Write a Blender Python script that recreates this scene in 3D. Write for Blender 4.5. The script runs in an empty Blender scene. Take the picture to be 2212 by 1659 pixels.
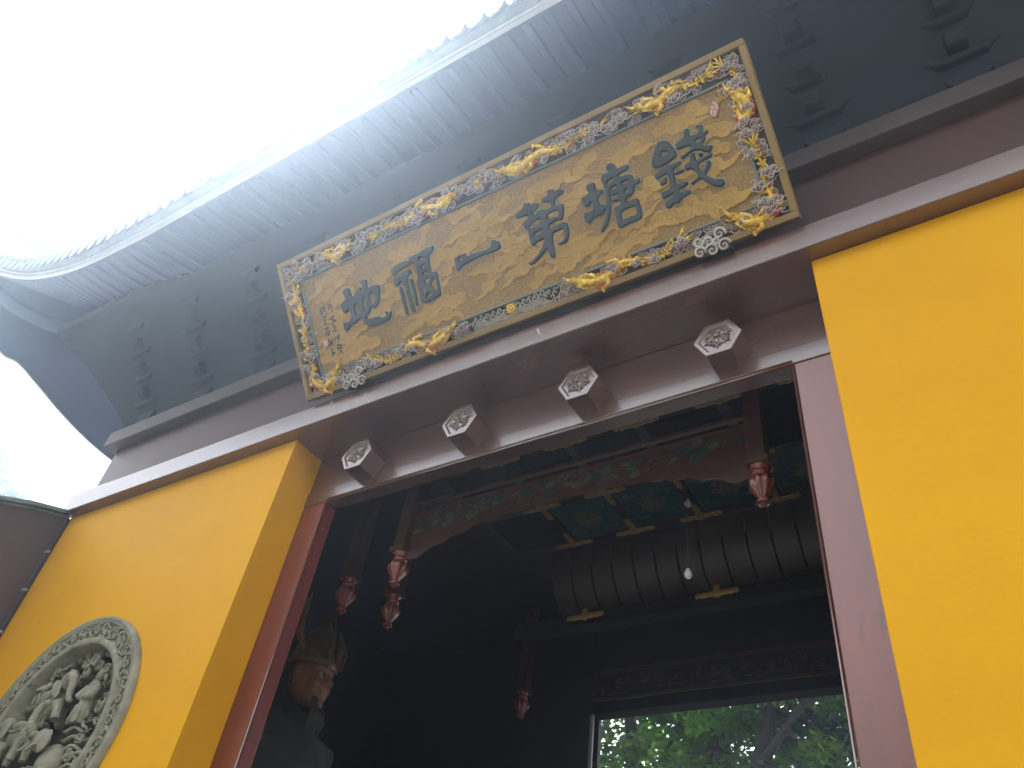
import bpy, bmesh, math, random
import numpy as np
from mathutils import Vector, Matrix
PI = math.pi
random.seed(7); rng = np.random.default_rng(7)
SC = bpy.context.scene
COL = SC.collection

# ------------------------------------------------------------------ camera, sky, sun, exposure
cam = bpy.data.cameras.new('camera')
cam.sensor_width = 36.0
cam.lens = 1754.4 / 2212.0 * 36.0
cam.clip_start = 0.05; cam.clip_end = 800
cam_o = bpy.data.objects.new('camera', cam); COL.objects.link(cam_o)
yaw, pit, rol = -0.6671, 0.7532, 0.1702
f_ = Vector((math.sin(yaw)*math.cos(pit), math.cos(yaw)*math.cos(pit), math.sin(pit)))
r_ = Vector((math.cos(yaw), -math.sin(yaw), 0)); u_ = r_.cross(f_)
r2 = r_*math.cos(rol) + u_*math.sin(rol); u2 = u_*math.cos(rol) - r_*math.sin(rol)
m4 = Matrix((r2, u2, -f_)).transposed().to_4x4(); m4.translation = (3.890, -2.685, 1.6)
cam_o.matrix_world = m4
SC.camera = cam_o

SUN_EL, SUN_ROT = math.radians(57.5), math.radians(-71)     # high sun, just behind and above the eave at the left
sd = Vector((math.sin(SUN_ROT)*math.cos(SUN_EL), math.cos(SUN_ROT)*math.cos(SUN_EL), math.sin(SUN_EL)))
w = bpy.data.worlds.new('World'); SC.world = w; w.use_nodes = True
nt = w.node_tree; nt.nodes.clear()
sky = nt.nodes.new('ShaderNodeTexSky'); sky.sky_type = 'NISHITA'; sky.sun_disc = False
sky.sun_elevation = SUN_EL; sky.sun_rotation = SUN_ROT
sky.air_density = 1.0; sky.dust_density = 3.0; sky.ozone_density = 1.0
hs = nt.nodes.new('ShaderNodeHueSaturation'); hs.inputs['Saturation'].default_value = 0.25
bg = nt.nodes.new('ShaderNodeBackground'); bg.inputs['Strength'].default_value = 0.15
wo = nt.nodes.new('ShaderNodeOutputWorld')
mixc = nt.nodes.new('ShaderNodeMix'); mixc.data_type = 'RGBA'; mixc.inputs[0].default_value = 0.6; mixc.inputs[7].default_value = (2.74, 2.72, 2.72, 1)   # even white cloud cover
nt.links.new(sky.outputs[0], hs.inputs['Color']); nt.links.new(hs.outputs[0], mixc.inputs[6]); nt.links.new(mixc.outputs[2], bg.inputs['Color']); nt.links.new(bg.outputs[0], wo.inputs[0])
sun = bpy.data.lights.new('sun', 'SUN'); sun.energy = 5.0; sun.angle = math.radians(3); sun.color = (1.0, 0.975, 0.94)
sun_o = bpy.data.objects.new('sun', sun); COL.objects.link(sun_o)
sun_o.rotation_euler = (-sd).to_track_quat('-Z', 'Y').to_euler()
SC.view_settings.view_transform = 'Standard'; SC.view_settings.look = 'None'
SC.view_settings.exposure = 2.5; SC.view_settings.gamma = 1.0; SC.view_settings.use_curve_mapping = False
SC.cycles.max_bounces = 8; SC.cycles.use_denoising = True

# ------------------------------------------------------------------ materials
def mat(name, col, rough=0.6, var=0.12, vs=2.5, bump=0.0, bs=60.0, metal=0.0, col2=None, spec=0.5, coat=0.0, ior=None,
        wear=None, wear_t=0.68, ws=9.0, stretch=None, rv=1.0):
    m = bpy.data.materials.new(name); m.use_nodes = True
    n = m.node_tree; b = n.nodes['Principled BSDF']
    b.inputs['Roughness'].default_value = rough; b.inputs['Metallic'].default_value = metal
    b.inputs['Specular IOR Level'].default_value = spec
    if ior: b.inputs['IOR'].default_value = ior
    if coat: b.inputs['Coat Weight'].default_value = coat; b.inputs['Coat Roughness'].default_value = 0.25
    tc = n.nodes.new('ShaderNodeTexCoord'); src = tc.outputs['Object']
    if stretch:
        mp = n.nodes.new('ShaderNodeMapping'); mp.inputs['Scale'].default_value = stretch
        n.links.new(src, mp.inputs[0]); src = mp.outputs[0]
    nz = n.nodes.new('ShaderNodeTexNoise'); nz.inputs['Scale'].default_value = vs; nz.inputs['Detail'].default_value = 8; nz.inputs['Roughness'].default_value = 0.62
    n.links.new(src, nz.inputs['Vector'])
    rp = n.nodes.new('ShaderNodeValToRGB'); rp.color_ramp.elements[0].position = 0.3; rp.color_ramp.elements[1].position = 0.7
    c1 = [c*(1-var) for c in col]; c2 = list(col2) if col2 else [min(1, c*(1+var)) for c in col]
    rp.color_ramp.elements[0].color = (*c1, 1); rp.color_ramp.elements[1].color = (*c2, 1)
    n.links.new(nz.outputs['Fac'], rp.inputs[0]); out = rp.outputs[0]
    if wear:
        n2 = n.nodes.new('ShaderNodeTexNoise'); n2.inputs['Scale'].default_value = ws; n2.inputs['Detail'].default_value = 10; n2.inputs['Roughness'].default_value = 0.7
        n.links.new(src, n2.inputs['Vector'])
        r2_ = n.nodes.new('ShaderNodeValToRGB'); r2_.color_ramp.elements[0].position = wear_t; r2_.color_ramp.elements[1].position = wear_t+0.06
        n.links.new(n2.outputs['Fac'], r2_.inputs[0])
        mx = n.nodes.new('ShaderNodeMix'); mx.data_type = 'RGBA'; mx.inputs[7].default_value = (*wear, 1)
        n.links.new(r2_.outputs[0], mx.inputs[0]); n.links.new(out, mx.inputs[6]); out = mx.outputs[2]
    n.links.new(out, b.inputs['Base Color'])
    mr = n.nodes.new('ShaderNodeMapRange'); mr.inputs[3].default_value = max(0.02, rough-0.07*rv); mr.inputs[4].default_value = min(1, rough+0.09*rv)
    n.links.new(nz.outputs['Fac'], mr.inputs[0]); n.links.new(mr.outputs[0], b.inputs['Roughness'])
    if bump:
        nb = n.nodes.new('ShaderNodeTexNoise'); nb.inputs['Scale'].default_value = bs; nb.inputs['Detail'].default_value = 6
        n.links.new(src, nb.inputs['Vector'])
        bm_ = n.nodes.new('ShaderNodeBump'); bm_.inputs['Strength'].default_value = bump; bm_.inputs['Distance'].default_value = 0.01
        n.links.new(nb.outputs['Fac'], bm_.inputs['Height']); n.links.new(bm_.outputs[0], b.inputs['Normal'])
    return m

MT = {}
MT['yellow'] = mat('yellow_plaster', (0.67, 0.312, 0.007), 0.6, 0.06, 0.8, 0.10, 35, col2=(0.72, 0.355, 0.010), spec=0.12, wear=(0.62, 0.285, 0.008), wear_t=0.66, ws=1.7)
MT['crack'] = mat('plaster_crack', (0.60, 0.275, 0.008), 0.8)
MT['beam'] = mat('red_brown_gloss_paint', (0.105, 0.044, 0.036), 0.25, 0.16, 1.4, 0.05, 22, rv=0.2, ior=2.25, stretch=(0.35, 1, 1))
MT['jamb'] = mat('red_brown_jamb_paint', (0.185, 0.038, 0.028), 0.32, 0.45, 1.8, 0.08, 24, rv=1.6, ior=1.85, wear=(0.12, 0.032, 0.024), wear_t=0.60, ws=3.5, stretch=(1, 1, 0.3))
MT['board'] = mat('brown_board_paint', (0.075, 0.036, 0.033), 0.45, 0.15, 1.5, 0.04, 18, stretch=(0.3, 1, 1))
MT['upper'] = mat('upper_beam_paint', (0.085, 0.060, 0.060), 0.5, 0.15, 2.0, 0.04, 18)
MT['soffit'] = mat('blue_grey_soffit_paint', (0.055, 0.080, 0.165), 0.55, 0.10, 0.7, 0.03, 12)
MT['bracket'] = mat('slate_bracket_paint', (0.012, 0.017, 0.030), 0.75, 0.15, 3)
MT['gap'] = mat('pale_bracket_board', (0.28, 0.34, 0.33), 0.7, 0.1, 4)
MT['tile'] = mat('grey_roof_tile', (0.30, 0.33, 0.36), 0.6, 0.2, 6, 0.1, 50)
MT['eave'] = mat('pale_eave_board', (0.55, 0.56, 0.60), 0.5, 0.1, 3)
MT['ochre'] = mat('ochre_rim_paint', (0.27, 0.17, 0.06), 0.45, 0.12, 5, 0.05, 60)
MT['rimgrey'] = mat('grey_green_rim', (0.17, 0.20, 0.19), 0.5, 0.15, 6)
MT['bed'] = mat('dark_carving_bed', (0.055, 0.028, 0.026), 0.6, 0.2, 10)
MT['pback'] = mat('dark_plaque_back', (0.030, 0.028, 0.026), 0.5, 0.2, 5)
MT['speck'] = mat('speckled_gold_ground', (0.18, 0.095, 0.024), 0.5, 0.05, 75, 0.3, 110, col2=(0.47, 0.27, 0.075), spec=0.6)
MT['cloudgold'] = mat('matte_gold_cloud', (0.45, 0.255, 0.055), 0.45, 0.08, 6, 0.03, 40, col2=(0.52, 0.31, 0.075), spec=0.5)
MT['line'] = mat('incised_line', (0.30, 0.16, 0.04), 0.6)
MT['ink'] = mat('dark_blue_black_lacquer', (0.005, 0.012, 0.022), 0.32, 0.2, 6, 0.04, 25, spec=0.8)
MT['edge'] = mat('pale_letter_edge', (0.33, 0.35, 0.27), 0.5, 0.1, 8)
MT['gold'] = mat('bright_gold_leaf', (0.58, 0.33, 0.04), 0.25, 0.18, 45, 0.8, 120, metal=0.85, col2=(0.95, 0.66, 0.15))
MT['red'] = mat('vermilion_lacquer', (0.42, 0.035, 0.022), 0.4, 0.15, 12, 0.1, 80)
MT['purple'] = mat('maroon_cloud_paint', (0.20, 0.085, 0.08), 0.5, 0.2, 14)
MT['lilac'] = mat('grey_cloud_outline', (0.50, 0.47, 0.44), 0.45, 0.15, 14)
MT['wave'] = mat('pale_wave_paint', (0.46, 0.43, 0.37), 0.45, 0.12, 14)
MT['wavebed'] = mat('buff_wave_bed', (0.33, 0.24, 0.15), 0.5, 0.12, 10)
MT['sealpink'] = mat('pink_seal_paint', (0.62, 0.30, 0.22), 0.5, 0.1, 20)
MT['sealpale'] = mat('pale_seal_paint', (0.66, 0.56, 0.47), 0.5, 0.1, 20)
MT['sealred'] = mat('red_seal_line', (0.38, 0.07, 0.05), 0.5, 0.1, 20)
MT['stone'] = mat('grey_green_carved_stone', (0.21, 0.205, 0.15), 0.8, 0.22, 9, 0.55, 75, col2=(0.33, 0.31, 0.23), wear=(0.10, 0.12, 0.09), wear_t=0.62, ws=5)
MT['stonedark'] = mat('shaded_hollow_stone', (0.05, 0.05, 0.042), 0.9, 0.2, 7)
MT['wing'] = mat('dull_purple_brown_render', (0.095, 0.062, 0.060), 0.7, 0.12, 1.2, 0.06, 25)
MT['coping'] = mat('grey_green_coping_tile', (0.16, 0.20, 0.20), 0.6, 0.2, 8)
MT['black'] = mat('black_rubber', (0.03, 0.03, 0.035), 0.5)
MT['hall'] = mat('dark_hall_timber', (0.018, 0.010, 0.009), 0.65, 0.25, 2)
MT['carve'] = mat('dark_red_carved_timber', (0.060, 0.020, 0.014), 0.45, 0.25, 8)
MT['bud'] = mat('red_lotus_bud_lacquer', (0.17, 0.035, 0.025), 0.25, 0.15, 10, spec=0.8)
MT['teal'] = mat('teal_ceiling_paint', (0.007, 0.040, 0.044), 0.5, 0.15, 5)
MT['tealflower'] = mat('dull_gold_ceiling_flower', (0.065, 0.068, 0.04), 0.5, 0.25, 12)
MT['fitting'] = mat('old_gold_fitting', (0.30, 0.19, 0.05), 0.4, 0.35, 30, 0.5, 90, metal=0.5)
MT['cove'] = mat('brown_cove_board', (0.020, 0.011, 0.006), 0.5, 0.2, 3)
MT['glass'] = mat('white_bulb_glass', (0.75, 0.75, 0.74), 0.2)
MT['skin'] = mat('orange_brown_statue_face', (0.20, 0.085, 0.028), 0.5, 0.15, 6)
MT['robe'] = mat('dark_green_statue_robe', (0.013, 0.016, 0.010), 0.8, 0.25, 5)
MT['crown'] = mat('tarnished_gold_crown', (0.12, 0.065, 0.025), 0.45, 0.3, 14, metal=0.2)
MT['floor'] = mat('grey_stone_paving', (0.09, 0.085, 0.08), 0.8, 0.15, 2, 0.1, 20)
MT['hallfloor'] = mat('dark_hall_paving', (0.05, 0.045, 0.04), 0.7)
MT['sky_block_hill'] = mat('sky_block_hillside', (0.030, 0.045, 0.018), 0.9, 0.4, 0.5, 0.6, 3)
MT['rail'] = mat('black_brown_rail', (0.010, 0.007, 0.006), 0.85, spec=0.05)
MT['ivory'] = mat('dull_ivory_eye', (0.30, 0.26, 0.20), 0.5)
MT['bark'] = mat('dark_bark', (0.020, 0.016, 0.013), 0.9, 0.3, 8, 0.5, 30)
MT['white'] = mat('off_white_paint', (0.38, 0.38, 0.36), 0.7)

def leafmat(name, col, col2):
    m = bpy.data.materials.new(name); m.use_nodes = True; n = m.node_tree
    b = n.nodes['Principled BSDF']; b.inputs['Roughness'].default_value = 0.6; b.inputs['Specular IOR Level'].default_value = 0.2
    tr = n.nodes.new('ShaderNodeBsdfTranslucent'); mx = n.nodes.new('ShaderNodeMixShader'); mx.inputs[0].default_value = 0.5
    tc = n.nodes.new('ShaderNodeTexCoord'); nz = n.nodes.new('ShaderNodeTexNoise'); nz.inputs['Scale'].default_value = 1.6; nz.inputs['Detail'].default_value = 6
    rp = n.nodes.new('ShaderNodeValToRGB'); rp.color_ramp.elements[0].position = 0.32; rp.color_ramp.elements[1].position = 0.68
    rp.color_ramp.elements[0].color = (*col, 1); rp.color_ramp.elements[1].color = (*col2, 1)
    n.links.new(tc.outputs['Object'], nz.inputs['Vector']); n.links.new(nz.outputs['Fac'], rp.inputs[0])
    n.links.new(rp.outputs[0], b.inputs['Base Color'])
    g = n.nodes.new('ShaderNodeMix'); g.data_type = 'RGBA'; g.blend_type = 'MULTIPLY'; g.inputs[0].default_value = 1; g.inputs[7].default_value = (1.5, 1.7, 0.6, 1)
    n.links.new(rp.outputs[0], g.inputs[6]); n.links.new(g.outputs[2], tr.inputs['Color'])
    out = n.nodes['Material Output']
    n.links.new(b.outputs[0], mx.inputs[1]); n.links.new(tr.outputs[0], mx.inputs[2]); n.links.new(mx.outputs[0], out.inputs[0])
    return m
MT['leaf'] = leafmat('green_leaf', (0.038, 0.105, 0.016), (0.10, 0.19, 0.022))
MT['leaf2'] = leafmat('dark_green_leaf', (0.022, 0.075, 0.016), (0.06, 0.13, 0.020))

# ------------------------------------------------------------------ object helpers
def put(name, me, m=None, parent=None, loc=(0, 0, 0), rot=(0, 0, 0), scale=(1, 1, 1)):
    o = bpy.data.objects.new(name, me); COL.objects.link(o)
    o.location = loc; o.rotation_euler = rot; o.scale = scale
    if parent: o.parent = parent
    if m is not None and me is not None and len(me.materials) == 0:
        for x in (m if isinstance(m, (list, tuple)) else [m]): me.materials.append(x)
    return o
def thing(name, label, cat, loc=(0, 0, 0), rot=(0, 0, 0), group=None):
    o = put(name, None, loc=loc, rot=rot); tag(o, label, cat, group); return o
def tag(o, label, cat, group=None):
    o['label'] = label; o['category'] = cat
    if group: o['group'] = group
    return o
def bevel(o, wd=0.006, seg=2):
    b = o.modifiers.new('bevel', 'BEVEL'); b.width = wd; b.segments = seg; b.limit_method = 'ANGLE'; b.angle_limit = 0.6
    return o

class MB:
    def __init__(s): s.v = []; s.f = []; s.mi = []; s.cur = 0; s.sm = []
    def add(s, vs, fs, smooth=False):
        k = len(s.v); s.v.extend([tuple(p) for p in vs])
        for f in fs: s.f.append(tuple(i+k for i in f)); s.mi.append(s.cur); s.sm.append(smooth)
        return s
    def box(s, x0, x1, y0, y1, z0, z1):
        return s.add([(x, y, z) for z in (z0, z1) for y in (y0, y1) for x in (x0, x1)],
                     [(0, 2, 3, 1), (4, 5, 7, 6), (0, 1, 5, 4), (2, 6, 7, 3), (0, 4, 6, 2), (1, 3, 7, 5)])
    def tube(s, pts, rad, n=6, cap=True, flat=1.0, up=None):
        P = [Vector(p) for p in pts]; L = len(P)
        R = rad if isinstance(rad, (list, tuple)) else [rad]*L
        vs = []; ref = Vector(up) if up else None
        for i, p in enumerate(P):
            t = (P[min(i+1, L-1)] - P[max(i-1, 0)])
            if t.length < 1e-9: t = Vector((1, 0, 0))
            t.normalize()
            a = ref if ref is not None else (Vector((0, 0, 1)) if abs(t.z) < 0.9 else Vector((0, 1, 0)))
            x = t.cross(a)
            if x.length < 1e-6: x = t.orthogonal()
            x.normalize(); y = x.cross(t); y.normalize()
            for k in range(n):
                an = 2*PI*k/n; vs.append(p + x*(R[i]*math.cos(an)) + y*(R[i]*flat*math.sin(an)))
        fs = [(i*n+k, i*n+(k+1) % n, (i+1)*n+(k+1) % n, (i+1)*n+k) for i in range(L-1) for k in range(n)]
        if cap: fs += [tuple(range(n-1, -1, -1)), tuple((L-1)*n+k for k in range(n))]
        return s.add(vs, fs, True)
    def lathe(s, prof, n=24, c=(0, 0, 0), lobes=0, amp=0.0, a0=0, a1=2*PI, axis='z'):
        full = abs(a1-a0-2*PI) < 1e-6; m = n if full else n+1; vs = []
        for r, z in prof:
            for k in range(m):
                a = a0+(a1-a0)*k/n; rr = r*(1+amp*abs(math.cos(a*lobes/2))-amp*0.5) if lobes else r
                vs.append((c[0]+rr*math.cos(a), c[1]+rr*math.sin(a), c[2]+z))
        fs = []
        for i in range(len(prof)-1):
            for k in range(n):
                k2 = (k+1) % m; fs.append((i*m+k, i*m+k2, (i+1)*m+k2, (i+1)*m+k))
        return s.add(vs, fs, True)
    def ell(s, c, r, nu=10, nv=6, rot=None):
        vs = []; c = Vector(c)
        for j in range(nv+1):
            th = PI*j/nv
            for k in range(nu):
                ph = 2*PI*k/nu
                p = Vector((r[0]*math.sin(th)*math.cos(ph), r[1]*math.sin(th)*math.sin(ph), r[2]*math.cos(th)))
                if rot: p = rot @ p
                vs.append(c+p)
        fs = [(j*nu+k, (j+1)*nu+k, (j+1)*nu+(k+1) % nu, j*nu+(k+1) % nu) for j in range(nv) for k in range(nu)]
        return s.add(vs, fs, True)
    def prism(s, poly, h0, h1, axes=(0, 1, 2)):
        n = len(poly); vs = []
        for h in (h0, h1):
            for a, b in poly:
                p = [0, 0, 0]; p[axes[0]] = a; p[axes[1]] = b; p[axes[2]] = h; vs.append(tuple(p))
        fs = [tuple(range(n-1, -1, -1)), tuple(range(n, 2*n))] + [(k, (k+1) % n, n+(k+1) % n, n+k) for k in range(n)]
        return s.add(vs, fs)
    def mesh(s, name):
        me = bpy.data.meshes.new(name); me.from_pydata(s.v, [], s.f)
        me.polygons.foreach_set('use_smooth', s.sm); me.polygons.foreach_set('material_index', s.mi)
        bm = bmesh.new(); bm.from_mesh(me); bmesh.ops.recalc_face_normals(bm, faces=bm.faces); bm.to_mesh(me); bm.free()
        return me
    def put(s, name, m, parent=None, **k): return put(name, s.mesh(name), m, parent, **k)

def box(name, m, parent, x0, x1, y0, y1, z0, z1, bv=0.006):
    o = MB().box(x0, x1, y0, y1, z0, z1).put(name, m, parent)
    return bevel(o, bv) if bv else o

def crom(pts, n=8):
    P = [np.array(p, float) for p in pts]; P = [2*P[0]-P[1]]+P+[2*P[-1]-P[-2]]; out = []
    for i in range(1, len(P)-2):
        for k in range(n):
            t = k/n; a, b, c, d = P[i-1:i+3]
            out.append(0.5*((2*b)+(-a+c)*t+(2*a-5*b+4*c-d)*t*t+(-a+3*b-3*c+d)*t**3))
    out.append(P[-2]); return [tuple(map(float, p)) for p in out]

def contour_mesh(name, sdf, bbox, step, h, bev, smooth=True):
    """relief: height field over the region sdf>0, edges on the exact contour, rounded shoulder"""
    x0, x1, y0, y1 = bbox; nx = int((x1-x0)/step)+2; ny = int((y1-y0)/step)+2
    X, Y = np.meshgrid(x0+np.arange(nx)*step, y0+np.arange(ny)*step, indexing='ij')
    S = sdf(X, Y); S = np.where(np.abs(S) < step*0.02, step*0.02, S)
    T = np.clip(S/bev, 0, 1); Z = h*np.sqrt(np.clip(1-(1-T)**2, 0, 1))
    ins = S > 0; V = []; idx = {}
    def gv(i, j):
        k = ('g', i, j)
        if k not in idx: idx[k] = len(V); V.append((X[i, j], Y[i, j], Z[i, j]))
        return idx[k]
    def ev(a, b):
        if a > b: a, b = b, a
        k = ('e', a, b)
        if k not in idx:
            t = S[a]/(S[a]-S[b]); idx[k] = len(V)
            V.append((X[a]+(X[b]-X[a])*t, Y[a]+(Y[b]-Y[a])*t, 0.0))
        return idx[k]
    F = []
    cnt = ins[:-1, :-1].astype(int)+ins[1:, :-1]+ins[1:, 1:]+ins[:-1, 1:]
    for i, j in zip(*np.nonzero(cnt)):
        cs = [(i, j), (i+1, j), (i+1, j+1), (i, j+1)]
        if cnt[i, j] == 4: F.append(tuple(gv(*c) for c in cs)); continue
        poly = []
        for k in range(4):
            a, b = cs[k], cs[(k+1) % 4]
            if ins[a]: poly.append(gv(*a))
            if ins[a] != ins[b]: poly.append(ev(a, b))
        if len(poly) > 2: F.append(tuple(poly))
    me = bpy.data.meshes.new(name); me.from_pydata([tuple(map(float, p)) for p in V], [], F)
    me.polygons.foreach_set('use_smooth', [smooth]*len(F)); return me

def poly_sdf(polys):
    def fn(X, Y):
        ins = np.zeros(X.shape, bool); D = np.full(X.shape, 1e9)
        for P in polys:
            P = np.array(P); n = len(P)
            for k in range(n):
                a, b = P[k], P[(k+1) % n]; e = b-a
                t = np.clip(((X-a[0])*e[0]+(Y-a[1])*e[1])/(e@e+1e-12), 0, 1)
                D = np.minimum(D, np.hypot(X-a[0]-t*e[0], Y-a[1]-t*e[1]))
                c = (a[1] > Y) != (b[1] > Y)
                with np.errstate(divide='ignore', invalid='ignore'):
                    xi = a[0]+(Y-a[1])*(b[0]-a[0])/(b[1]-a[1]+1e-15)
                ins ^= c & (X < xi)
        return np.where(ins, D, -D)
    return fn
def caps_sdf(caps):
    """union of tapered capsules (x0,y0,r0,x1,y1,r1)"""
    def fn(X, Y):
        S = np.full(X.shape, -1e9)
        for x0, y0, r0, x1, y1, r1 in caps:
            ex, ey = x1-x0, y1-y0; t = np.clip(((X-x0)*ex+(Y-y0)*ey)/(ex*ex+ey*ey+1e-12), 0, 1)
            S = np.maximum(S, r0+(r1-r0)*t-np.hypot(X-x0-t*ex, Y-y0-t*ey))
        return S
    return fn
def caps_box(caps, mg=0.01):
    a = np.array(caps); r = max(a[:, 2].max(), a[:, 5].max())+mg
    return (min(a[:, 0].min(), a[:, 3].min())-r, max(a[:, 0].max(), a[:, 3].max())+r, min(a[:, 1].min(), a[:, 4].min())-r, max(a[:, 1].max(), a[:, 4].max())+r)

def blob(name, prims, voxel, smooth=4):
    """one continuous surface out of overlapping ellipsoids and tapered tubes"""
    b = MB()
    for p in prims:
        if p[0] == 'e': b.ell(p[1], p[2], 14, 10, p[3] if len(p) > 3 else None)
        else: b.tube(p[1], p[2], 10)
    o = b.put(name, None)
    r = o.modifiers.new('r', 'REMESH'); r.mode = 'VOXEL'; r.voxel_size = voxel
    s = o.modifiers.new('s', 'SMOOTH'); s.iterations = smooth; s.factor = 0.5
    dg = bpy.context.evaluated_depsgraph_get(); dg.update()
    me = bpy.data.meshes.new_from_object(o.evaluated_get(dg)); me.name = name
    old = o.data; bpy.data.objects.remove(o); bpy.data.meshes.remove(old)
    me.polygons.foreach_set('use_smooth', [True]*len(me.polygons)); return me
def spiral(cx, cy, r, turns=1.4, a0=0.0, sgn=1, n=18, r_in=0.12, z=0.0):
    return [(cx+r*(r_in+(1-r_in)*k/n)*math.cos(a0+sgn*2*PI*turns*k/n), cy+r*(r_in+(1-r_in)*k/n)*math.sin(a0+sgn*2*PI*turns*k/n), z) for k in range(n+1)]

# ------------------------------------------------------------------ ground
ZB, ZH, RD, FD = 4.973, 4.5615, 0.253, 0.345       # beam underside, lintel underside, reveal depth, frame back
CX = 1.75
g_ = MB(); g_.add([(-150, -150, -0.012), (150, -150, -0.012), (150, 150, -0.012), (-150, 150, -0.012)], [(0, 1, 2, 3)])
go = g_.put('ground', MT['floor']); go['kind'] = 'structure'
# unseen hillside added behind the camera to block low sky light from the facade
hx = np.linspace(-75, 80, 60); hy = np.linspace(-15, -70, 24); V_ = []
for j, y in enumerate(hy):
    for i, x in enumerate(hx):
        t = min(1, (-15-y)/30.0); V_.append((x, y+1.2*math.sin(x*.35)*t, -0.1+25*(t*t*(3-2*t))*(0.85+0.12*math.sin(x*.07)+0.05*math.sin(x*.31))+(random.uniform(-.8, .8) if j else 0)))
b = MB(); b.add(V_, [(j*60+i, j*60+i+1, j*60+61+i, j*60+60+i) for j in range(23) for i in range(59)], True)
sky_block_hill = b.put('sky_block_hill', MT['sky_block_hill']); sky_block_hill['kind'] = 'structure'

# ------------------------------------------------------------------ temple gate: walls, beams, door frame
gate = thing('temple_gate', 'yellow walled temple gate with red brown door frame and upturned tiled eaves', 'gate')
MC = (-1.298, 3.09)                                   # medallion centre on the left wall
def wall_with_hole(x0, x1, z0, z1, cx, cz, r, depth, thick):
    b = MB(); N = 72
    angs = sorted(set([2*PI*k/N for k in range(N)] + [math.atan2(z-cz, x-cx) % (2*PI) for x in (x0, x1) for z in (z0, z1)]))
    n = len(angs); vs = []
    for a in angs:
        c, s = math.cos(a), math.sin(a)
        t = min([(x1-cx)/c if c > 1e-9 else 1e9, (x0-cx)/c if c < -1e-9 else 1e9, (z1-cz)/s if s > 1e-9 else 1e9, (z0-cz)/s if s < -1e-9 else 1e9])
        vs.append((cx+c*t, 0, cz+s*t))
    for a in angs: vs.append((cx+r*math.cos(a), 0, cz+r*math.sin(a)))
    for a in angs: vs.append((cx+r*math.cos(a), depth, cz+r*math.sin(a)))
    fs = []
    for k in range(n):
        k2 = (k+1) % n
        fs += [(k, k2, n+k2, n+k), (n+k, n+k2, 2*n+k2, 2*n+k)]
    fs.append(tuple(2*n+k for k in range(n)))
    b.add(vs, fs)
    b.add([(x, y, z) for z in (z0, z1) for y in (0, thick) for x in (x0, x1)], [(4, 5, 7, 6), (0, 2, 3, 1), (2, 6, 7, 3), (0, 4, 6, 2), (1, 3, 7, 5)])
    me = b.mesh('wall'); bm = bmesh.new(); bm.from_mesh(me); bmesh.ops.remove_doubles(bm, verts=bm.verts, dist=1e-5); bm.to_mesh(me); bm.free()
    return me
put('wall', wall_with_hole(-2.6, 0.0, 0, ZB-0.003, MC[0], MC[1], 0.565, 0.16, 0.36), MT['yellow'], gate)
box('wall', MT['yellow'], gate, 3.5, 6.1, 0, 0.36, 0, ZB-0.003, 0.008)
def crack(pts, y=-0.0022, wd=0.0013):
    P = crom([(p[0], y, p[1]) for p in pts], 3); b = MB(); n = len(P)
    vs = []
    for i, p in enumerate(P):
        w_ = wd*(0.25+math.sin(PI*i/(n-1)))*random.uniform(0.6, 1.2); vs += [(p[0], y, p[2]+w_*.5), (p[0], y, p[2]-w_*.5)]
    b.add(vs, [(2*i, 2*i+2, 2*i+3, 2*i+1) for i in range(n-1)])
    return b.put('crack', MT['crack'], gate)
crack([(3.616, 3.068), (3.631, 3.080), (3.643, 3.089), (3.664, 3.097)])
crack([(3.639, 3.040), (3.649, 3.030), (3.656, 3.025)])
crack([(3.758, 2.997), (3.782, 3.023), (3.802, 3.021), (3.822, 3.031)])
crack([(3.579, 2.719), (3.608, 2.742), (3.639, 2.752), (3.656, 2.740), (3.679, 2.728)])
crack([(3.670, 2.670), (3.684, 2.655), (3.706, 2.645)])
crack([(3.762, 3.312), (3.798, 3.309), (3.843, 3.311), (3.891, 3.303)])
crack([(3.632, 3.262), (3.652, 3.277), (3.713, 3.279)])
crack([(3.599, 3.731), (3.624, 3.744), (3.655, 3.768)])
crack([(3.957, 3.328), (3.976, 3.340), (3.990, 3.349)])
crack([(3.790, 2.722), (3.821, 2.736)])
crack([(3.615, 3.516), (3.650, 3.510)])
crack([(3.663, 2.968), (3.664, 2.955)])
lb = box('lintel_beam', MT['beam'], gate, -2.607, 6.107, -0.089, 0.36, ZB, ZB+0.176, 0.007)
for P_ in ([(0.642, 5.086), (0.673, 5.041), (0.710, 4.986)], [(0.332, 5.131), (0.387, 5.060)], [(1.960, 5.102), (1.986, 5.042)]):
    MB().tube([(x, -.0888, z) for x, z in P_], 0.0045, 6, flat=.3).put('paint_chip', MT['sealpale'], lb)
fz = box('frieze_board', MT['board'], gate, -2.488, 5.988, 0.0, 0.2, ZB+0.178, 5.672, 0.006)
ub = box('upper_beam', MT['upper'], gate, -2.584, 6.084, -0.09, 0.25, 5.674, 5.832, 0.007)

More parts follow.
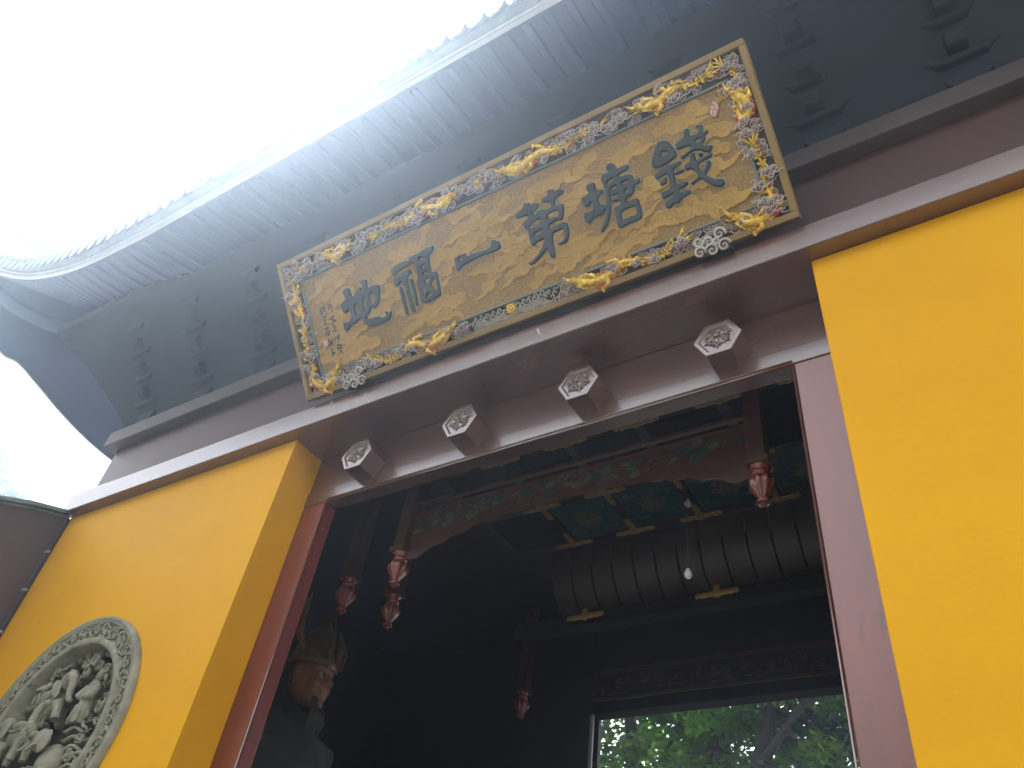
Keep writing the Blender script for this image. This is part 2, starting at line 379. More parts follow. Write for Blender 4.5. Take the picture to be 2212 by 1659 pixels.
frame = put('door_frame', MB().box(0.002, 3.498, RD, 0.335, ZH+0.118, ZB-0.004).mesh('door_frame'), MT['beam'], gate); bevel(frame, 0.004)
box('door_lintel', MT['beam'], frame, 0.002, 3.498, RD-0.010, FD, ZH, ZH+0.116, 0.006)
for a, b_ in ((0.002, 0.21), (3.29, 3.498)):
    box('jamb', MT['jamb'], frame, a, b_, RD-0.006, FD, 0, ZH-0.002, 0.005)
for P, r_b, m_b in (([(0.216, RD-0.012, 0.02), (0.216, RD-0.012, ZH-0.006)], .006, 'beam'), ([(3.284, RD-0.012, 0.02), (3.284, RD-0.012, ZH-0.006)], .006, 'beam'),
                    ([(0.214, RD-0.013, ZH-0.005), (3.286, RD-0.013, ZH-0.005)], .008, 'beam'), ([(0.214, RD-0.012, ZH+0.017), (3.286, RD-0.012, ZH+0.017)], .0045, 'beam')):
    MB().tube(P, r_b, 8).put('bead_moulding', MT[m_b], frame)

# door pegs with carved flowers
def hexpts(r, cx=0, cz=0): return [(cx+r*math.cos(PI/3*k), cz+r*math.sin(PI/3*k)) for k in range(6)]
def peg_mesh():
    b = MB(); L = 0.158
    o = hexpts(0.130); i1 = hexpts(0.103); 
    ring = lambda P, y: [(p[0], y, p[1]) for p in P]
    vs = ring(o, 0)+ring(o, -L)+ring(i1, -L)+ring(hexpts(0.099), -L+0.009)
    fs = []
    for s_ in range(3):
        fs += [(s_*6+k, s_*6+(k+1) % 6, s_*6+6+(k+1) % 6, s_*6+6+k) for k in range(6)]
    fs += [tuple(range(18, 24)), tuple(range(5, -1, -1))]
    b.add(vs, fs); return b.mesh('door_peg')
def flower_mesh():
    b = MB(); y0 = -0.158+0.008
    for ly, (n, L, wd, off, h) in enumerate(((6, 0.062, 0.019, 0.0, 0.010), (7, 0.044, 0.016, 0.35, 0.017), (5, 0.026, 0.011, 0.1, 0.022))):
        for k in range(n):
            a = 2*PI*k/n+off; c, s = math.cos(a), math.sin(a); d = lambda u, v, y: (c*u-s*v, y, (s*u+c*v)*0.92)
            q = [d(0.008, 0, y0-h), d(L*.45, wd*.95, y0-h*.55), d(L, 0.0, y0-h*.5), d(L*.45, -wd*.95, y0-h*.55), d(L*.5, 0, y0-h*1.25), d(L*.45, wd, y0+.002), d(L*1.02, 0, y0+.002), d(L*.45, -wd, y0+.002)]
            b.add(q, [(0, 1, 4), (1, 2, 4), (2, 3, 4), (3, 0, 4), (1, 5, 6, 2), (2, 6, 7, 3)])
    for k in range(6):
        a = 2*PI*k/6+0.52; c, s = math.cos(a), math.sin(a)
        for sg in (-0.35, 0, 0.35):
            a2 = a+sg; L = 0.083 if sg == 0 else 0.070
            p0 = (c*0.04, y0-.002, s*0.037); p1 = (math.cos(a2)*L, y0-.004, math.sin(a2)*L*.9)
            b.tube([p0, tuple((p0[i]+p1[i])/2 for i in range(3)), p1], [0.006, 0.009, 0.001], 6, flat=0.6)
    b.ell((0, y0-.017, 0), (0.014, 0.013, 0.014), 10, 6)
    for k in range(5): b.ell((0.010*math.cos(k*1.257), y0-.024, 0.010*math.sin(k*1.257)), (0.006, 0.008, 0.006), 6, 4)
    return b.mesh('carved_flower')
pm, fm = peg_mesh(), flower_mesh()
for i, px in enumerate((0.531, 1.347, 2.158, 2.968)):
    p = put('door_peg', pm, MT['beam'], gate, loc=(px, RD, 4.752)); bevel(p, 0.003, 1)
    put('carved_flower', fm, MT['beam'], p, rot=(0, [0.0, 0.25, -0.2, 0.1][i], 0))

# bracket zone between the upper beam and the eaves
zb0 = 5.834
box('bracket_backboard', MT['bracket'], gate, -2.45, 5.95, 0.03, 0.12, zb0, 7.10, 0)
# slanted cove between beam and eave purlin, with low bracket sets on it
def cove_pt(t): return (-0.015-0.70*t**1.15, zb0+0.004+0.93*t)
ct_ = lambda t: 0.75*t**1.15
rows = [[(x, cove_pt(j/8)[0], cove_pt(j/8)[1]) for x in np.linspace(-2.45-ct_(j/8), 5.95+ct_(j/8), 30)] for j in range(9)]
def loft(rows, name):
    b = MB(); n = len(rows[0])
    vs = [tuple(map(float, p)) for r in rows for p in r]
    fs = [(i*n+k, i*n+k+1, (i+1)*n+k+1, (i+1)*n+k) for i in range(len(rows)-1) for k in range(n-1)]
    b.add(vs, fs, True); return b.mesh(name)
put('cove', loft(rows, 'cove'), MT['bracket'], gate)
rows = [[(-2.45-0.75*t**1.15, y, zb0+0.004+0.93*t) for y in np.linspace(-0.015-0.70*t**1.15, 4.3, 8)] for t in [j/8 for j in range(9)]]
put('cove', loft(rows, 'cove'), MT['bracket'], gate)
bells = [-1.797+0.7345*k for k in range(0, 11)]
bell = MB().prism([(-.10, 0), (-.055, .022), (-.030, .055), (-.022, .085), (.022, .085), (.030, .055), (.055, .022), (.10, 0)], -.012, .004, (0, 2, 1)).mesh('bracket_board')
for x in bells: put('bracket_board', bell, MT['gap'], gate, loc=(x, -0.035, zb0))
def arm_poly(L, h):
    pts = [(-L, h), (L, h)]+[(L-L*0.6*math.sin(k/6*PI/2), h*0.6*math.cos(k/6*PI/2)) for k in range(7)]
    return pts+[(-x, z) for x, z in reversed(pts[2:])]
ARMS = [bevel_ for bevel_ in [MB().prism(arm_poly(L, h), -0.03, 0.03, (0, 2, 1)).mesh('bracket_arm') for L, h in ((.31, .11), (.22, .10), (.29, .11), (.20, .10))]]
NOSE = MB().prism([(0.04, 0.10), (-0.16, 0.10), (-0.20, 0.04), (-0.15, -0.01), (0.04, 0.0)], -0.05, 0.05, (1, 2, 0)).mesh('bracket_arm')
BASE = MB().prism([(-.075, 0), (.075, 0), (.11, .05), (.11, .11), (-.11, .11), (-.11, .05)], -.05, .06, (0, 2, 1)).mesh('bracket_set')
for x in [v-0.367 for v in bells]+[bells[-1]+0.367]:
    s = put('bracket_set', BASE, MT['bracket'], gate, loc=(x, -0.03, zb0)); bevel(s, .006)
    for k, t in enumerate((0.16, 0.36, 0.56, 0.76)):
        y, z = cove_pt(t)
        a_ = put('bracket_arm', ARMS[k], MT['bracket'], s, loc=(0, y+.016, z-zb0)); bevel(a_, .012)
        if k < 3: n_ = put('bracket_arm', NOSE, MT['bracket'], s, loc=(0, y+.075, z-zb0+.06)); bevel(n_, .012)
box('eave_purlin', MT['bracket'], gate, -3.26, 6.76, -0.79, -0.66, 6.76, 6.87, 0.03)
box('eave_purlin', MT['bracket'], gate, -3.26, -3.13, -0.655, 4.3, 6.76, 6.87, 0.03)

# ------------------------------------------------------------------ roof: soffit, rafters, eave boards, tiles, ridges
half = [(1.75, -1.2, 6.617), (0.9, -1.2, 6.615), (-0.27, -1.2, 6.616), (-1.08, -1.2, 6.62), (-1.505, -1.2, 6.641), (-2.32, -1.205, 6.766),
        (-3.208, -1.25, 7.064), (-3.922, -1.36, 7.403), (-4.47, -1.45, 7.75)]
side = [(-4.47, -1.45, 7.75), (-4.28, -1.1, 7.18), (-4.1, -0.88, 6.82), (-3.93, -0.72, 6.73), (-3.86, -0.48, 6.625), (-3.85, 0.0, 6.49), (-3.85, 0.58, 6.42), (-3.85, 2.0, 6.40), (-3.85, 4.4, 6.40)]
FP = crom(half, 6); SP = crom(side, 5)
mir = lambda P: [(3.5-p[0], p[1], p[2]) for p in P]
FRONT = list(reversed(FP))[:-1] + [FP[0]] + mir(FP)[1:]        # left corner -> right corner
def soffit_rows(path, inner):
    rows = []
    for j in range(9):
        t = j/8; rows.append([tuple(a[i]*(1-t)+b[i]*t + (-0.05*math.sin(PI*t) if i == 2 else 0) for i in range(3)) for a, b in zip(path, inner)])
    return rows
def inner_f(P): return [(min(max(p[0], -2.5), 6.0), 0.02, 7.08+0.10*(max(0, p[2]-6.6))) for p in P]
def inner_s(P): return [(-2.5, max(p[1], 0.02), 7.08+0.10*max(0, p[2]-6.6)) for p in P]
roof = put('roof', None, None, gate)
bpy.data.objects.remove(roof)
# upper slope
top0 = [(p[0], p[1]-0.02, p[2]+0.17) for p in FRONT]; top1 = [(min(max(p[0], -1.2), 4.7), 2.1, 9.3) for p in FRONT]
rt = []
for j in range(9):
    t = j/8; rt.append([tuple(a[i]*(1-t)+b[i]*t - (0.35*math.sin(PI*t) if i == 2 else 0) for i in range(3)) for a, b in zip(top0, top1)])
roof = put('roof', loft(rt, 'roof'), MT['tile'], gate)
st0 = [(p[0]-0.02, p[1], p[2]+0.17) for p in SP]; st1 = [(-1.2, max(2.1, min(p[1], 2.1)), 9.3) for p in SP]
rt2 = []
for j in range(9):
    t = j/8; rt2.append([tuple(a[i]*(1-t)+b[i]*t - (0.35*math.sin(PI*t) if i == 2 else 0) for i in range(3)) for a, b in zip(st0, st1)])
put('side_slope', loft(rt2, 'side_slope'), MT['tile'], roof); put('side_slope', loft([mir(r) for r in rt2], 'side_slope'), MT['tile'], roof)
back0 = [(-3.9, 5.4, 6.6), (7.4, 5.4, 6.6)]; put('back_slope', loft([back0, [(-1.2, 2.1, 9.3), (4.7, 2.1, 9.3)]], 'back_slope'), MT['tile'], roof)
put('soffit', loft(soffit_rows(FRONT, inner_f(FRONT)), 'soffit'), MT['soffit'], roof)
sr = soffit_rows(SP, inner_s(SP))
put('soffit', loft(sr, 'soffit'), MT['soffit'], roof); put('soffit', loft([mir(r) for r in sr], 'soffit'), MT['soffit'], roof)
# path sampling by arc length
def resample(P, step):
    P = [Vector(p) for p in P]; out = []; acc = 0.0; nxt = 0.0
    for a, b in zip(P, P[1:]):
        L = (b-a).length
        while nxt <= acc+L and L > 0:
            out.append((a.lerp(b, (nxt-acc)/L), (b-a).normalized())); nxt += step
        acc += L
    return out
RS = resample(FRONT, 0.147)
def strip(path, prof, name, m):
    """sweep a profile (outward, up) along the eave path"""
    rows = []
    for o_, z_ in prof:
        row = []
        for i, p in enumerate(path):
            a, b = Vector(path[max(i-1, 0)]), Vector(path[min(i+1, len(path)-1)]); t = b-a; n_ = Vector((t.y, -t.x, 0)); n_.normalize()
            row.append((p[0]+n_.x*o_, p[1]+n_.y*o_, p[2]+z_))
        rows.append(row)
    return put(name, loft(rows+[rows[0]], name), m, roof)
SPR = list(reversed(SP))
for path in (FRONT, SPR, mir(SP)):
    strip(path, [(0.004, -0.012), (0.028, -0.012), (0.028, 0.034), (0.004, 0.034)], 'eave_board', MT['eave'])
    strip(path, [(0.006, 0.040), (0.040, 0.040), (0.040, 0.062), (0.006, 0.062)], 'eave_board', MT['eave'])
    strip(path, [(0.0, 0.066), (0.085, 0.078), (0.085, 0.10), (0.0, 0.16)], 'tile_bed', MT['tile'])
for sg in (0, 1):
    cr_ = crom([(-2.55, -.05, 6.93), (-3.3, -.70, 6.93), (-3.95, -1.15, 7.22), (-4.35, -1.38, 7.60)], 5)
    b = MB(); b.tube(mir(cr_) if sg else cr_, [.10-.045*i/15 for i in range(16)], 4); b.put('corner_rafter', MT['soffit'], roof)
# slim rafters under the soffit, fanning at the corners
inn = inner_f([tuple(p[0]) for p in RS])
for k, ((p, t), q) in enumerate(zip(RS, inn)):
    if p.x > 3.6 or k % 1: continue
    pts = []
    for j in range(6):
        s_ = 0.02+j/5*0.94; z = p.z*(1-s_)+q[2]*s_-0.05*math.sin(PI*s_)-0.004
        pts.append((p.x*(1-s_)+q[0]*s_, p.y*(1-s_)+q[1]*s_, z))
    b = MB(); b.tube(pts, 0.030, 6, flat=0.18); b.put('rafter', MT['soffit'], roof)
# tiles along the eave
CAP = MB()
CAP.lathe([(0.0, -0.012), (0.022, -0.012), (0.030, -0.006), (0.050, -0.008), (0.056, 0.0), (0.056, 0.30)], 14)
cap_me = CAP.mesh('cap_tile')
DRIP = MB()
nn = 8; rows = []
for a in range(nn+1):
    u = -1+2*a/nn; hang = 0.085*(1-u*u)**0.5 if abs(u) < 1 else 0
    rows.append(((0.074*u, 0.30, 0.010*u*u+0.012), (0.074*u, 0.0, 0.022*u*u-0.020), (0.074*u*0.92, -0.020-0.2*hang, 0.020*u*u-0.030-hang)))
vs = [p for r in rows for p in r]
vs2 = [(x, y+0.004, z+0.010) for x, y, z in vs]
fs = [(a*3+c, a*3+c+1, a*3+c+4, a*3+c+3) for a in range(nn) for c in range(2)]
DRIP.add(vs, fs, True); DRIP.add(vs2, fs, True)
k3 = 3*(nn+1); DRIP.add([], []); DRIP.f += [(a*3+2, a*3+5, k3+a*3+5, k3+a*3+2) for a in range(nn)]; DRIP.mi += [0]*nn; DRIP.sm += [False]*nn
drip_me = DRIP.mesh('drip_tile')
def place(name, me, p, t, out, up, tilt=0.0):
    n_ = Vector((t.y, -t.x, 0)).normalized(); x = t.normalized(); y = -n_; z = x.cross(y).normalized(); y = z.cross(x).normalized()
    o = put(name, me, MT['tile'], roof)
    M_ = Matrix((x, y, z)).transposed().to_4x4(); M_.translation = p+n_*out+Vector((0, 0, up))
    if name == 'cap_tile': M_ = M_ @ Matrix.Rotation(-PI/2+0.42, 4, 'X')
    else: M_ = M_ @ Matrix.Rotation(0.30, 4, 'X')
    o.matrix_basis = M_
for i, (p, t) in enumerate(RS):
    if i % 1 == 0: place('drip_tile', drip_me, p, t, 0.125, 0.122)
RS2 = resample(FRONT, 0.0735)[1::2]
for p, t in RS2: place('cap_tile', cap_me, p, t, 0.10, 0.165)
# upturned corner ridges
for sgn in (0, 1):
    R_ = [(-1.6, 1.5, 9.0), (-2.6, 0.4, 8.35), (-3.4, -0.4, 8.15), (-4.1, -1.0, 8.25), (-4.6, -1.35, 8.55), (-4.82, -1.5, 8.95), (-4.68, -1.45, 9.25)]
    if sgn: R_ = mir(R_)
    b = MB(); P = crom(R_, 6); n = len(P); b.tube(P, [0.075-0.055*i/(n-1) for i in range(n)], 8); b.tube([(x, y, z+0.10) for x, y, z in P[:-12]], 0.03, 8)
    b.put('corner_ridge', MT['tile'], roof)
b = MB(); b.tube([(-1.4, 2.1, 9.4), (1.75, 2.1, 9.32), (4.9, 2.1, 9.4)], 0.22, 8); b.put('main_ridge', MT['tile'], roof)

# ------------------------------------------------------------------ name plaque
TILT = 0.72291; PW, PH = 3.3753, 0.9964
plq = thing('name_plaque', 'long tilted gilt name plaque with six dark characters and a dragon border above the doorway', 'plaque',
            loc=(0.1364, -0.12, 5.1814), rot=(PI/2+TILT, 0, 0))
box('back_board', MT['pback'], plq, 0.004, PW-0.004, 0.004, PH-0.004, -0.085, -0.012, 0.003)
U0, U1, V0, V1 = 0.180, 3.232, 0.140, 0.812          # inner panel
RW = 0.036
for (a, b_, c, d) in ((0, PW, 0, RW), (0, PW, PH-RW, PH), (0, RW, RW+.0006, PH-RW-.0006), (PW-RW, PW, RW+.0006, PH-RW-.0006)):
    box('rim', MT['ochre'], plq, a, b_, c, d, -0.075, 0.024, 0.005)
box('border_bed', MT['bed'], plq, RW+0.001, PW-RW-0.001, RW+0.001, PH-RW-0.001, -0.0119, -0.004, 0)
gw = 0.012
for (a, b_, c, d) in ((U0-gw, U1+gw, V0-gw, V0), (U0-gw, U1+gw, V1, V1+gw), (U0-gw, U0, V0+.0004, V1-.0004), (U1, U1+gw, V0+.0004, V1-.0004)):
    box('inner_rim', MT['rimgrey'], plq, a, b_, c, d, -0.0035, 0.020, 0.003)
box('panel', MT['speck'], plq, U0+.0005, U1-.0005, V0+.0005, V1-.0005, -0.0034, 0.002, 0)
CHARS = {
'qian': [[(2.7974,0.6606),(2.8167,0.6651),(2.8381,0.6602),(2.8543,0.6495),(2.8636,0.6371),(2.8678,0.6188),(2.8769,0.5951),(2.8825,0.5762),(2.8817,0.5571),(2.8754,0.5469),(2.8583,0.5431),(2.8299,0.5344),(2.8098,0.5319),(2.7867,0.5306),(2.7609,0.532),(2.7431,0.5382),(2.7359,0.5529),(2.7373,0.572),(2.7448,0.5885),(2.7567,0.6064),(2.7686,0.6242),(2.7804,0.6419)],[(2.809,0.606),(2.8246,0.6039),(2.8362,0.5938),(2.8379,0.5832),(2.8239,0.5796),(2.8079,0.5802),(2.7961,0.5822),(2.8027,0.5957)],[(2.8179,0.5266),(2.8388,0.5207),(2.8645,0.5208),(2.8836,0.5205),(2.8926,0.5132),(2.8874,0.501),(2.8694,0.4942),(2.8462,0.4914),(2.8391,0.4783),(2.8357,0.4505),(2.8354,0.4279),(2.8361,0.4033),(2.8581,0.402),(2.8812,0.405),(2.8916,0.3973),(2.8956,0.3843),(2.8828,0.3785),(2.8597,0.3755),(2.8435,0.3743),(2.8368,0.3626),(2.8404,0.353),(2.8631,0.3547),(2.8825,0.3561),(2.8925,0.3471),(2.8988,0.3364),(2.8902,0.3288),(2.87,0.3244),(2.8436,0.321),(2.828,0.3114),(2.82,0.3002),(2.8047,0.3082),(2.7887,0.3083),(2.7722,0.2957),(2.7565,0.2973),(2.7467,0.3078),(2.7448,0.3233),(2.749,0.3377),(2.7631,0.3416),(2.783,0.3431),(2.7978,0.3498),(2.8027,0.364),(2.7856,0.3631),(2.7579,0.3568),(2.7445,0.3608),(2.7397,0.3775),(2.7425,0.3926),(2.7538,0.3976),(2.7757,0.3949),(2.7936,0.3954),(2.802,0.413),(2.8046,0.4379),(2.8034,0.4612),(2.8001,0.4773),(2.7778,0.4788),(2.7537,0.4745),(2.7383,0.4778),(2.7332,0.4915),(2.739,0.5021),(2.7532,0.5058),(2.7778,0.5115),(2.8022,0.5172)],[(2.7525,0.4537),(2.7689,0.4597),(2.7876,0.468),(2.7939,0.462),(2.7908,0.4438),(2.7802,0.432),(2.7599,0.4293),(2.7511,0.4379)],[(2.8404,0.4663),(2.8626,0.4713),(2.8882,0.4714),(2.8953,0.4635),(2.891,0.4541),(2.8701,0.4534),(2.8482,0.4548),(2.8401,0.46)],[(2.8894,0.6156),(2.9142,0.6238),(2.9381,0.6292),(2.9502,0.6594),(2.96,0.6711),(2.9724,0.6702),(2.9804,0.66),(2.9758,0.6411),(2.979,0.6234),(2.9955,0.6206),(3.0141,0.6201),(3.0252,0.6311),(3.0254,0.6424),(3.0169,0.656),(3.0263,0.6613),(3.044,0.6579),(3.0541,0.65),(3.0504,0.6323),(3.0458,0.6168),(3.0562,0.6152),(3.0674,0.6164),(3.0733,0.6104),(3.0682,0.5984),(3.0562,0.5943),(3.0477,0.5918),(3.0498,0.5779),(3.038,0.5641),(3.0224,0.5535),(3.0344,0.5416),(3.0539,0.5344),(3.0683,0.5311),(3.0726,0.5196),(3.0634,0.5093),(3.0547,0.4957),(3.038,0.5016),(3.0178,0.517),(3.0003,0.5314),(2.9774,0.5384),(2.9583,0.5374),(2.9374,0.5306),(2.9127,0.5221),(2.9006,0.5243),(2.8962,0.536),(2.9011,0.5419),(2.9219,0.5424),(2.9429,0.5491),(2.9606,0.5557),(2.9649,0.5651),(2.9569,0.5752),(2.9393,0.5799),(2.9172,0.5802),(2.8954,0.5819),(2.8873,0.5871)],[(2.9949,0.587),(3.0085,0.5905),(3.0284,0.5894),(3.0213,0.5813),(3.0066,0.5736),(2.9974,0.5794)],[(2.9444,0.5226),(2.9598,0.5318),(2.9717,0.5297),(2.9694,0.5114),(2.97,0.487),(2.99,0.4862),(3.0126,0.4889),(3.0351,0.4917),(3.0512,0.4941),(3.0594,0.4856),(3.0543,0.4735),(3.041,0.4699),(3.019,0.4685),(2.996,0.4643),(2.9716,0.4606),(2.9711,0.4432),(2.976,0.4282),(2.9845,0.4149),(2.9975,0.422),(3.0088,0.4394),(3.0124,0.457),(3.0232,0.4619),(3.0364,0.4544),(3.0394,0.4387),(3.0303,0.4236),(3.0136,0.4086),(2.999,0.3959),(2.9978,0.3868),(3.0117,0.3712),(3.0314,0.3548),(3.05,0.3452),(3.0697,0.3399),(3.0779,0.3269),(3.0778,0.3112),(3.067,0.3),(3.0487,0.2999),(3.0275,0.3105),(3.0055,0.3294),(2.9878,0.3529),(2.9708,0.3793),(2.9518,0.3779),(2.9345,0.3725),(2.9173,0.3671),(2.9083,0.3741),(2.9109,0.3826),(2.9268,0.3886),(2.944,0.394),(2.9571,0.4012),(2.9525,0.4225),(2.9428,0.4427),(2.9274,0.4543),(2.9113,0.4533),(2.9009,0.461),(2.8993,0.4747),(2.9086,0.4868),(2.9219,0.489),(2.9329,0.4889),(2.9416,0.5077)],[(2.9888,0.5188),(3.002,0.5161),(3.0131,0.5063),(3.0116,0.4958),(2.9981,0.4922),(2.9887,0.5028)]],
'tang': [[(2.3464,0.6044),(2.364,0.6093),(2.3919,0.6051),(2.3976,0.5918),(2.3955,0.5742),(2.3968,0.5566),(2.4142,0.5508),(2.4288,0.5462),(2.4339,0.5363),(2.4288,0.5246),(2.411,0.5183),(2.3942,0.5099),(2.3899,0.4901),(2.3932,0.4688),(2.4102,0.4618),(2.4256,0.4493),(2.4214,0.4311),(2.4049,0.4225),(2.3855,0.4106),(2.3639,0.4132),(2.341,0.4117),(2.3225,0.4037),(2.3098,0.3935),(2.2974,0.3953),(2.2854,0.4094),(2.2816,0.4295),(2.285,0.4498),(2.298,0.4631),(2.3187,0.4562),(2.3413,0.4562),(2.3515,0.469),(2.3536,0.4867),(2.3511,0.5001),(2.3416,0.5009),(2.3318,0.4895),(2.3211,0.4862),(2.307,0.4935),(2.301,0.5115),(2.2974,0.5379),(2.3102,0.5481),(2.3337,0.5507),(2.3485,0.5569),(2.3497,0.5719),(2.3402,0.5837)],[(2.4469,0.6232),(2.4628,0.6286),(2.4841,0.6256),(2.4983,0.6255),(2.4881,0.6392),(2.4849,0.6529),(2.4912,0.6656),(2.507,0.6709),(2.5246,0.6663),(2.5364,0.6533),(2.5403,0.6348),(2.5413,0.6221),(2.5652,0.6239),(2.59,0.6237),(2.6076,0.6205),(2.6152,0.6095),(2.6106,0.5994),(2.5898,0.5917),(2.5647,0.5905),(2.5413,0.5854),(2.5445,0.5749),(2.565,0.5706),(2.5866,0.5703),(2.6038,0.5659),(2.6158,0.5546),(2.6183,0.5369),(2.6174,0.5237),(2.6343,0.524),(2.6498,0.5248),(2.6532,0.5158),(2.6498,0.4992),(2.6345,0.4937),(2.6131,0.4938),(2.6068,0.4723),(2.5979,0.458),(2.5817,0.4497),(2.5593,0.447),(2.5465,0.4402),(2.5427,0.4221),(2.5639,0.4209),(2.589,0.4225),(2.6065,0.4197),(2.6119,0.407),(2.6129,0.3795),(2.6123,0.3468),(2.6092,0.3212),(2.5983,0.3047),(2.5712,0.3006),(2.5375,0.3006),(2.506,0.2982),(2.4743,0.2958),(2.4621,0.3021),(2.46,0.3211),(2.461,0.351),(2.4629,0.3837),(2.4659,0.4098),(2.4741,0.4217),(2.4896,0.4213),(2.5079,0.4199),(2.5127,0.4361),(2.506,0.445),(2.4853,0.449),(2.4658,0.4571),(2.4658,0.4678),(2.481,0.466),(2.5041,0.4701),(2.5123,0.4819),(2.5033,0.4887),(2.4842,0.4876),(2.4694,0.4907),(2.4662,0.5012),(2.4697,0.5181),(2.4687,0.5308),(2.4636,0.5084),(2.462,0.4816),(2.4567,0.4532),(2.4463,0.4179),(2.4324,0.3869),(2.4165,0.3598),(2.3949,0.3349),(2.3697,0.3144),(2.3586,0.3142),(2.3543,0.3266),(2.3603,0.3364),(2.3774,0.3511),(2.3969,0.3738),(2.4114,0.4015),(2.4225,0.4337),(2.426,0.4507),(2.434,0.4779),(2.4409,0.5119),(2.4436,0.5476),(2.443,0.5725),(2.4396,0.5986)],[(2.4643,0.5695),(2.4832,0.5798),(2.51,0.5852),(2.5085,0.5751),(2.4948,0.5657),(2.4683,0.5616)],[(2.4779,0.53),(2.4923,0.5361),(2.5114,0.5371),(2.5168,0.5288),(2.503,0.5193),(2.4879,0.5212)],[(2.5493,0.5332),(2.5621,0.5399),(2.5802,0.5382),(2.5838,0.5245),(2.5663,0.5228),(2.5486,0.5258)],[(2.5489,0.4847),(2.5603,0.492),(2.577,0.491),(2.5779,0.4785),(2.561,0.4735),(2.5474,0.4747)],[(2.4979,0.3755),(2.513,0.3845),(2.5473,0.3855),(2.5802,0.3825),(2.5869,0.3692),(2.5831,0.3408),(2.569,0.3345),(2.5424,0.3378),(2.5258,0.3339),(2.4934,0.3395),(2.4923,0.3566)]],
'di_first': [[(1.8764,0.6213),(1.8997,0.6279),(1.926,0.6333),(1.9374,0.648),(1.9479,0.6598),(1.9684,0.6578),(1.9816,0.6491),(1.9829,0.6357),(2.0044,0.638),(2.0238,0.6332),(2.0349,0.6238),(2.0322,0.6089),(2.0124,0.5947),(1.9905,0.5909),(1.9848,0.5836),(1.9841,0.5694),(2.0017,0.5703),(2.0121,0.582),(2.027,0.5855),(2.0532,0.5812),(2.0638,0.5705),(2.0876,0.5702),(2.1122,0.5728),(2.1103,0.5894),(2.1076,0.6032),(2.0894,0.6108),(2.0672,0.6168),(2.0586,0.6283),(2.0639,0.6405),(2.0826,0.6455),(2.1033,0.6463),(2.1097,0.6564),(2.1062,0.6674),(2.1152,0.6748),(2.135,0.6728),(2.1501,0.6664),(2.1542,0.6519),(2.1728,0.652),(2.1924,0.65),(2.2061,0.6395),(2.208,0.6292),(2.1969,0.6197),(2.1718,0.6145),(2.1471,0.6106),(2.138,0.597),(2.1328,0.5738),(2.1521,0.5706),(2.1713,0.5674),(2.1831,0.5562),(2.1762,0.5276),(2.1641,0.498),(2.1515,0.4779),(2.1409,0.476),(2.1297,0.4836),(2.0992,0.4833),(2.0684,0.4766),(2.0612,0.4637),(2.0594,0.4518),(2.0831,0.4518),(2.1123,0.4591),(2.1397,0.4607),(2.1623,0.4579),(2.1755,0.4464),(2.1787,0.4232),(2.1725,0.3913),(2.1613,0.3646),(2.1457,0.3457),(2.1237,0.3387),(2.1005,0.3398),(2.0878,0.3478),(2.0884,0.3555),(2.1085,0.3555),(2.1273,0.3623),(2.1406,0.3789),(2.1487,0.4007),(2.1477,0.4199),(2.1327,0.4258),(2.1023,0.4253),(2.0763,0.423),(2.0674,0.4045),(2.0598,0.3728),(2.0558,0.3367),(2.0527,0.3033),(2.0462,0.287),(2.0339,0.2854),(2.0229,0.2942),(2.02,0.3189),(2.0192,0.3507),(2.0044,0.3469),(1.9823,0.3301),(1.9492,0.311),(1.9135,0.2959),(1.8887,0.2941),(1.8782,0.3059),(1.8705,0.3152),(1.891,0.3139),(1.922,0.3245),(1.9553,0.3435),(1.9832,0.3677),(2.0039,0.3914),(2.0121,0.4135),(1.9896,0.4127),(1.9575,0.4093),(1.9436,0.3972),(1.9302,0.3992),(1.9238,0.4128),(1.9236,0.4416),(1.926,0.4791),(1.9272,0.501),(1.9198,0.5055),(1.9096,0.5304),(1.9085,0.5502),(1.9182,0.5592),(1.9444,0.5647),(1.9524,0.5743),(1.9463,0.5832),(1.9235,0.5892),(1.8989,0.5895),(1.8782,0.5914),(1.8697,0.6046)],[(1.9409,0.5116),(1.9617,0.5289),(1.9916,0.5361),(2.0188,0.5346),(2.0192,0.5186),(2.0034,0.5058),(1.9748,0.5029),(1.9474,0.5042)],[(1.9562,0.4576),(1.9744,0.4664),(2.0073,0.4725),(2.0235,0.4692),(2.0201,0.4578),(1.9935,0.4493),(1.9615,0.446)],[(2.0706,0.5359),(2.0831,0.5435),(2.1168,0.5425),(2.1421,0.5368),(2.1428,0.5223),(2.1325,0.5045),(2.1007,0.5111),(2.067,0.512)]],
'yi': [[(1.4018,0.5242),(1.4171,0.525),(1.4407,0.529),(1.4648,0.5264),(1.4838,0.5235),(1.4854,0.5121),(1.495,0.503),(1.5136,0.4992),(1.5275,0.5047),(1.5577,0.4996),(1.5933,0.4968),(1.6351,0.4915),(1.6606,0.4966),(1.6704,0.5056),(1.6689,0.5168),(1.6847,0.5298),(1.6987,0.5286),(1.7055,0.5196),(1.7219,0.5111),(1.7244,0.4953),(1.7278,0.4792),(1.718,0.466),(1.6902,0.4598),(1.6547,0.4606),(1.6082,0.4655),(1.565,0.4669),(1.5226,0.4636),(1.4749,0.4599),(1.4385,0.4541),(1.4091,0.439),(1.3976,0.4422),(1.3946,0.4574),(1.3976,0.4932)],[(1.4327,0.5104),(1.4563,0.5058),(1.45,0.493),(1.4337,0.4883)]],
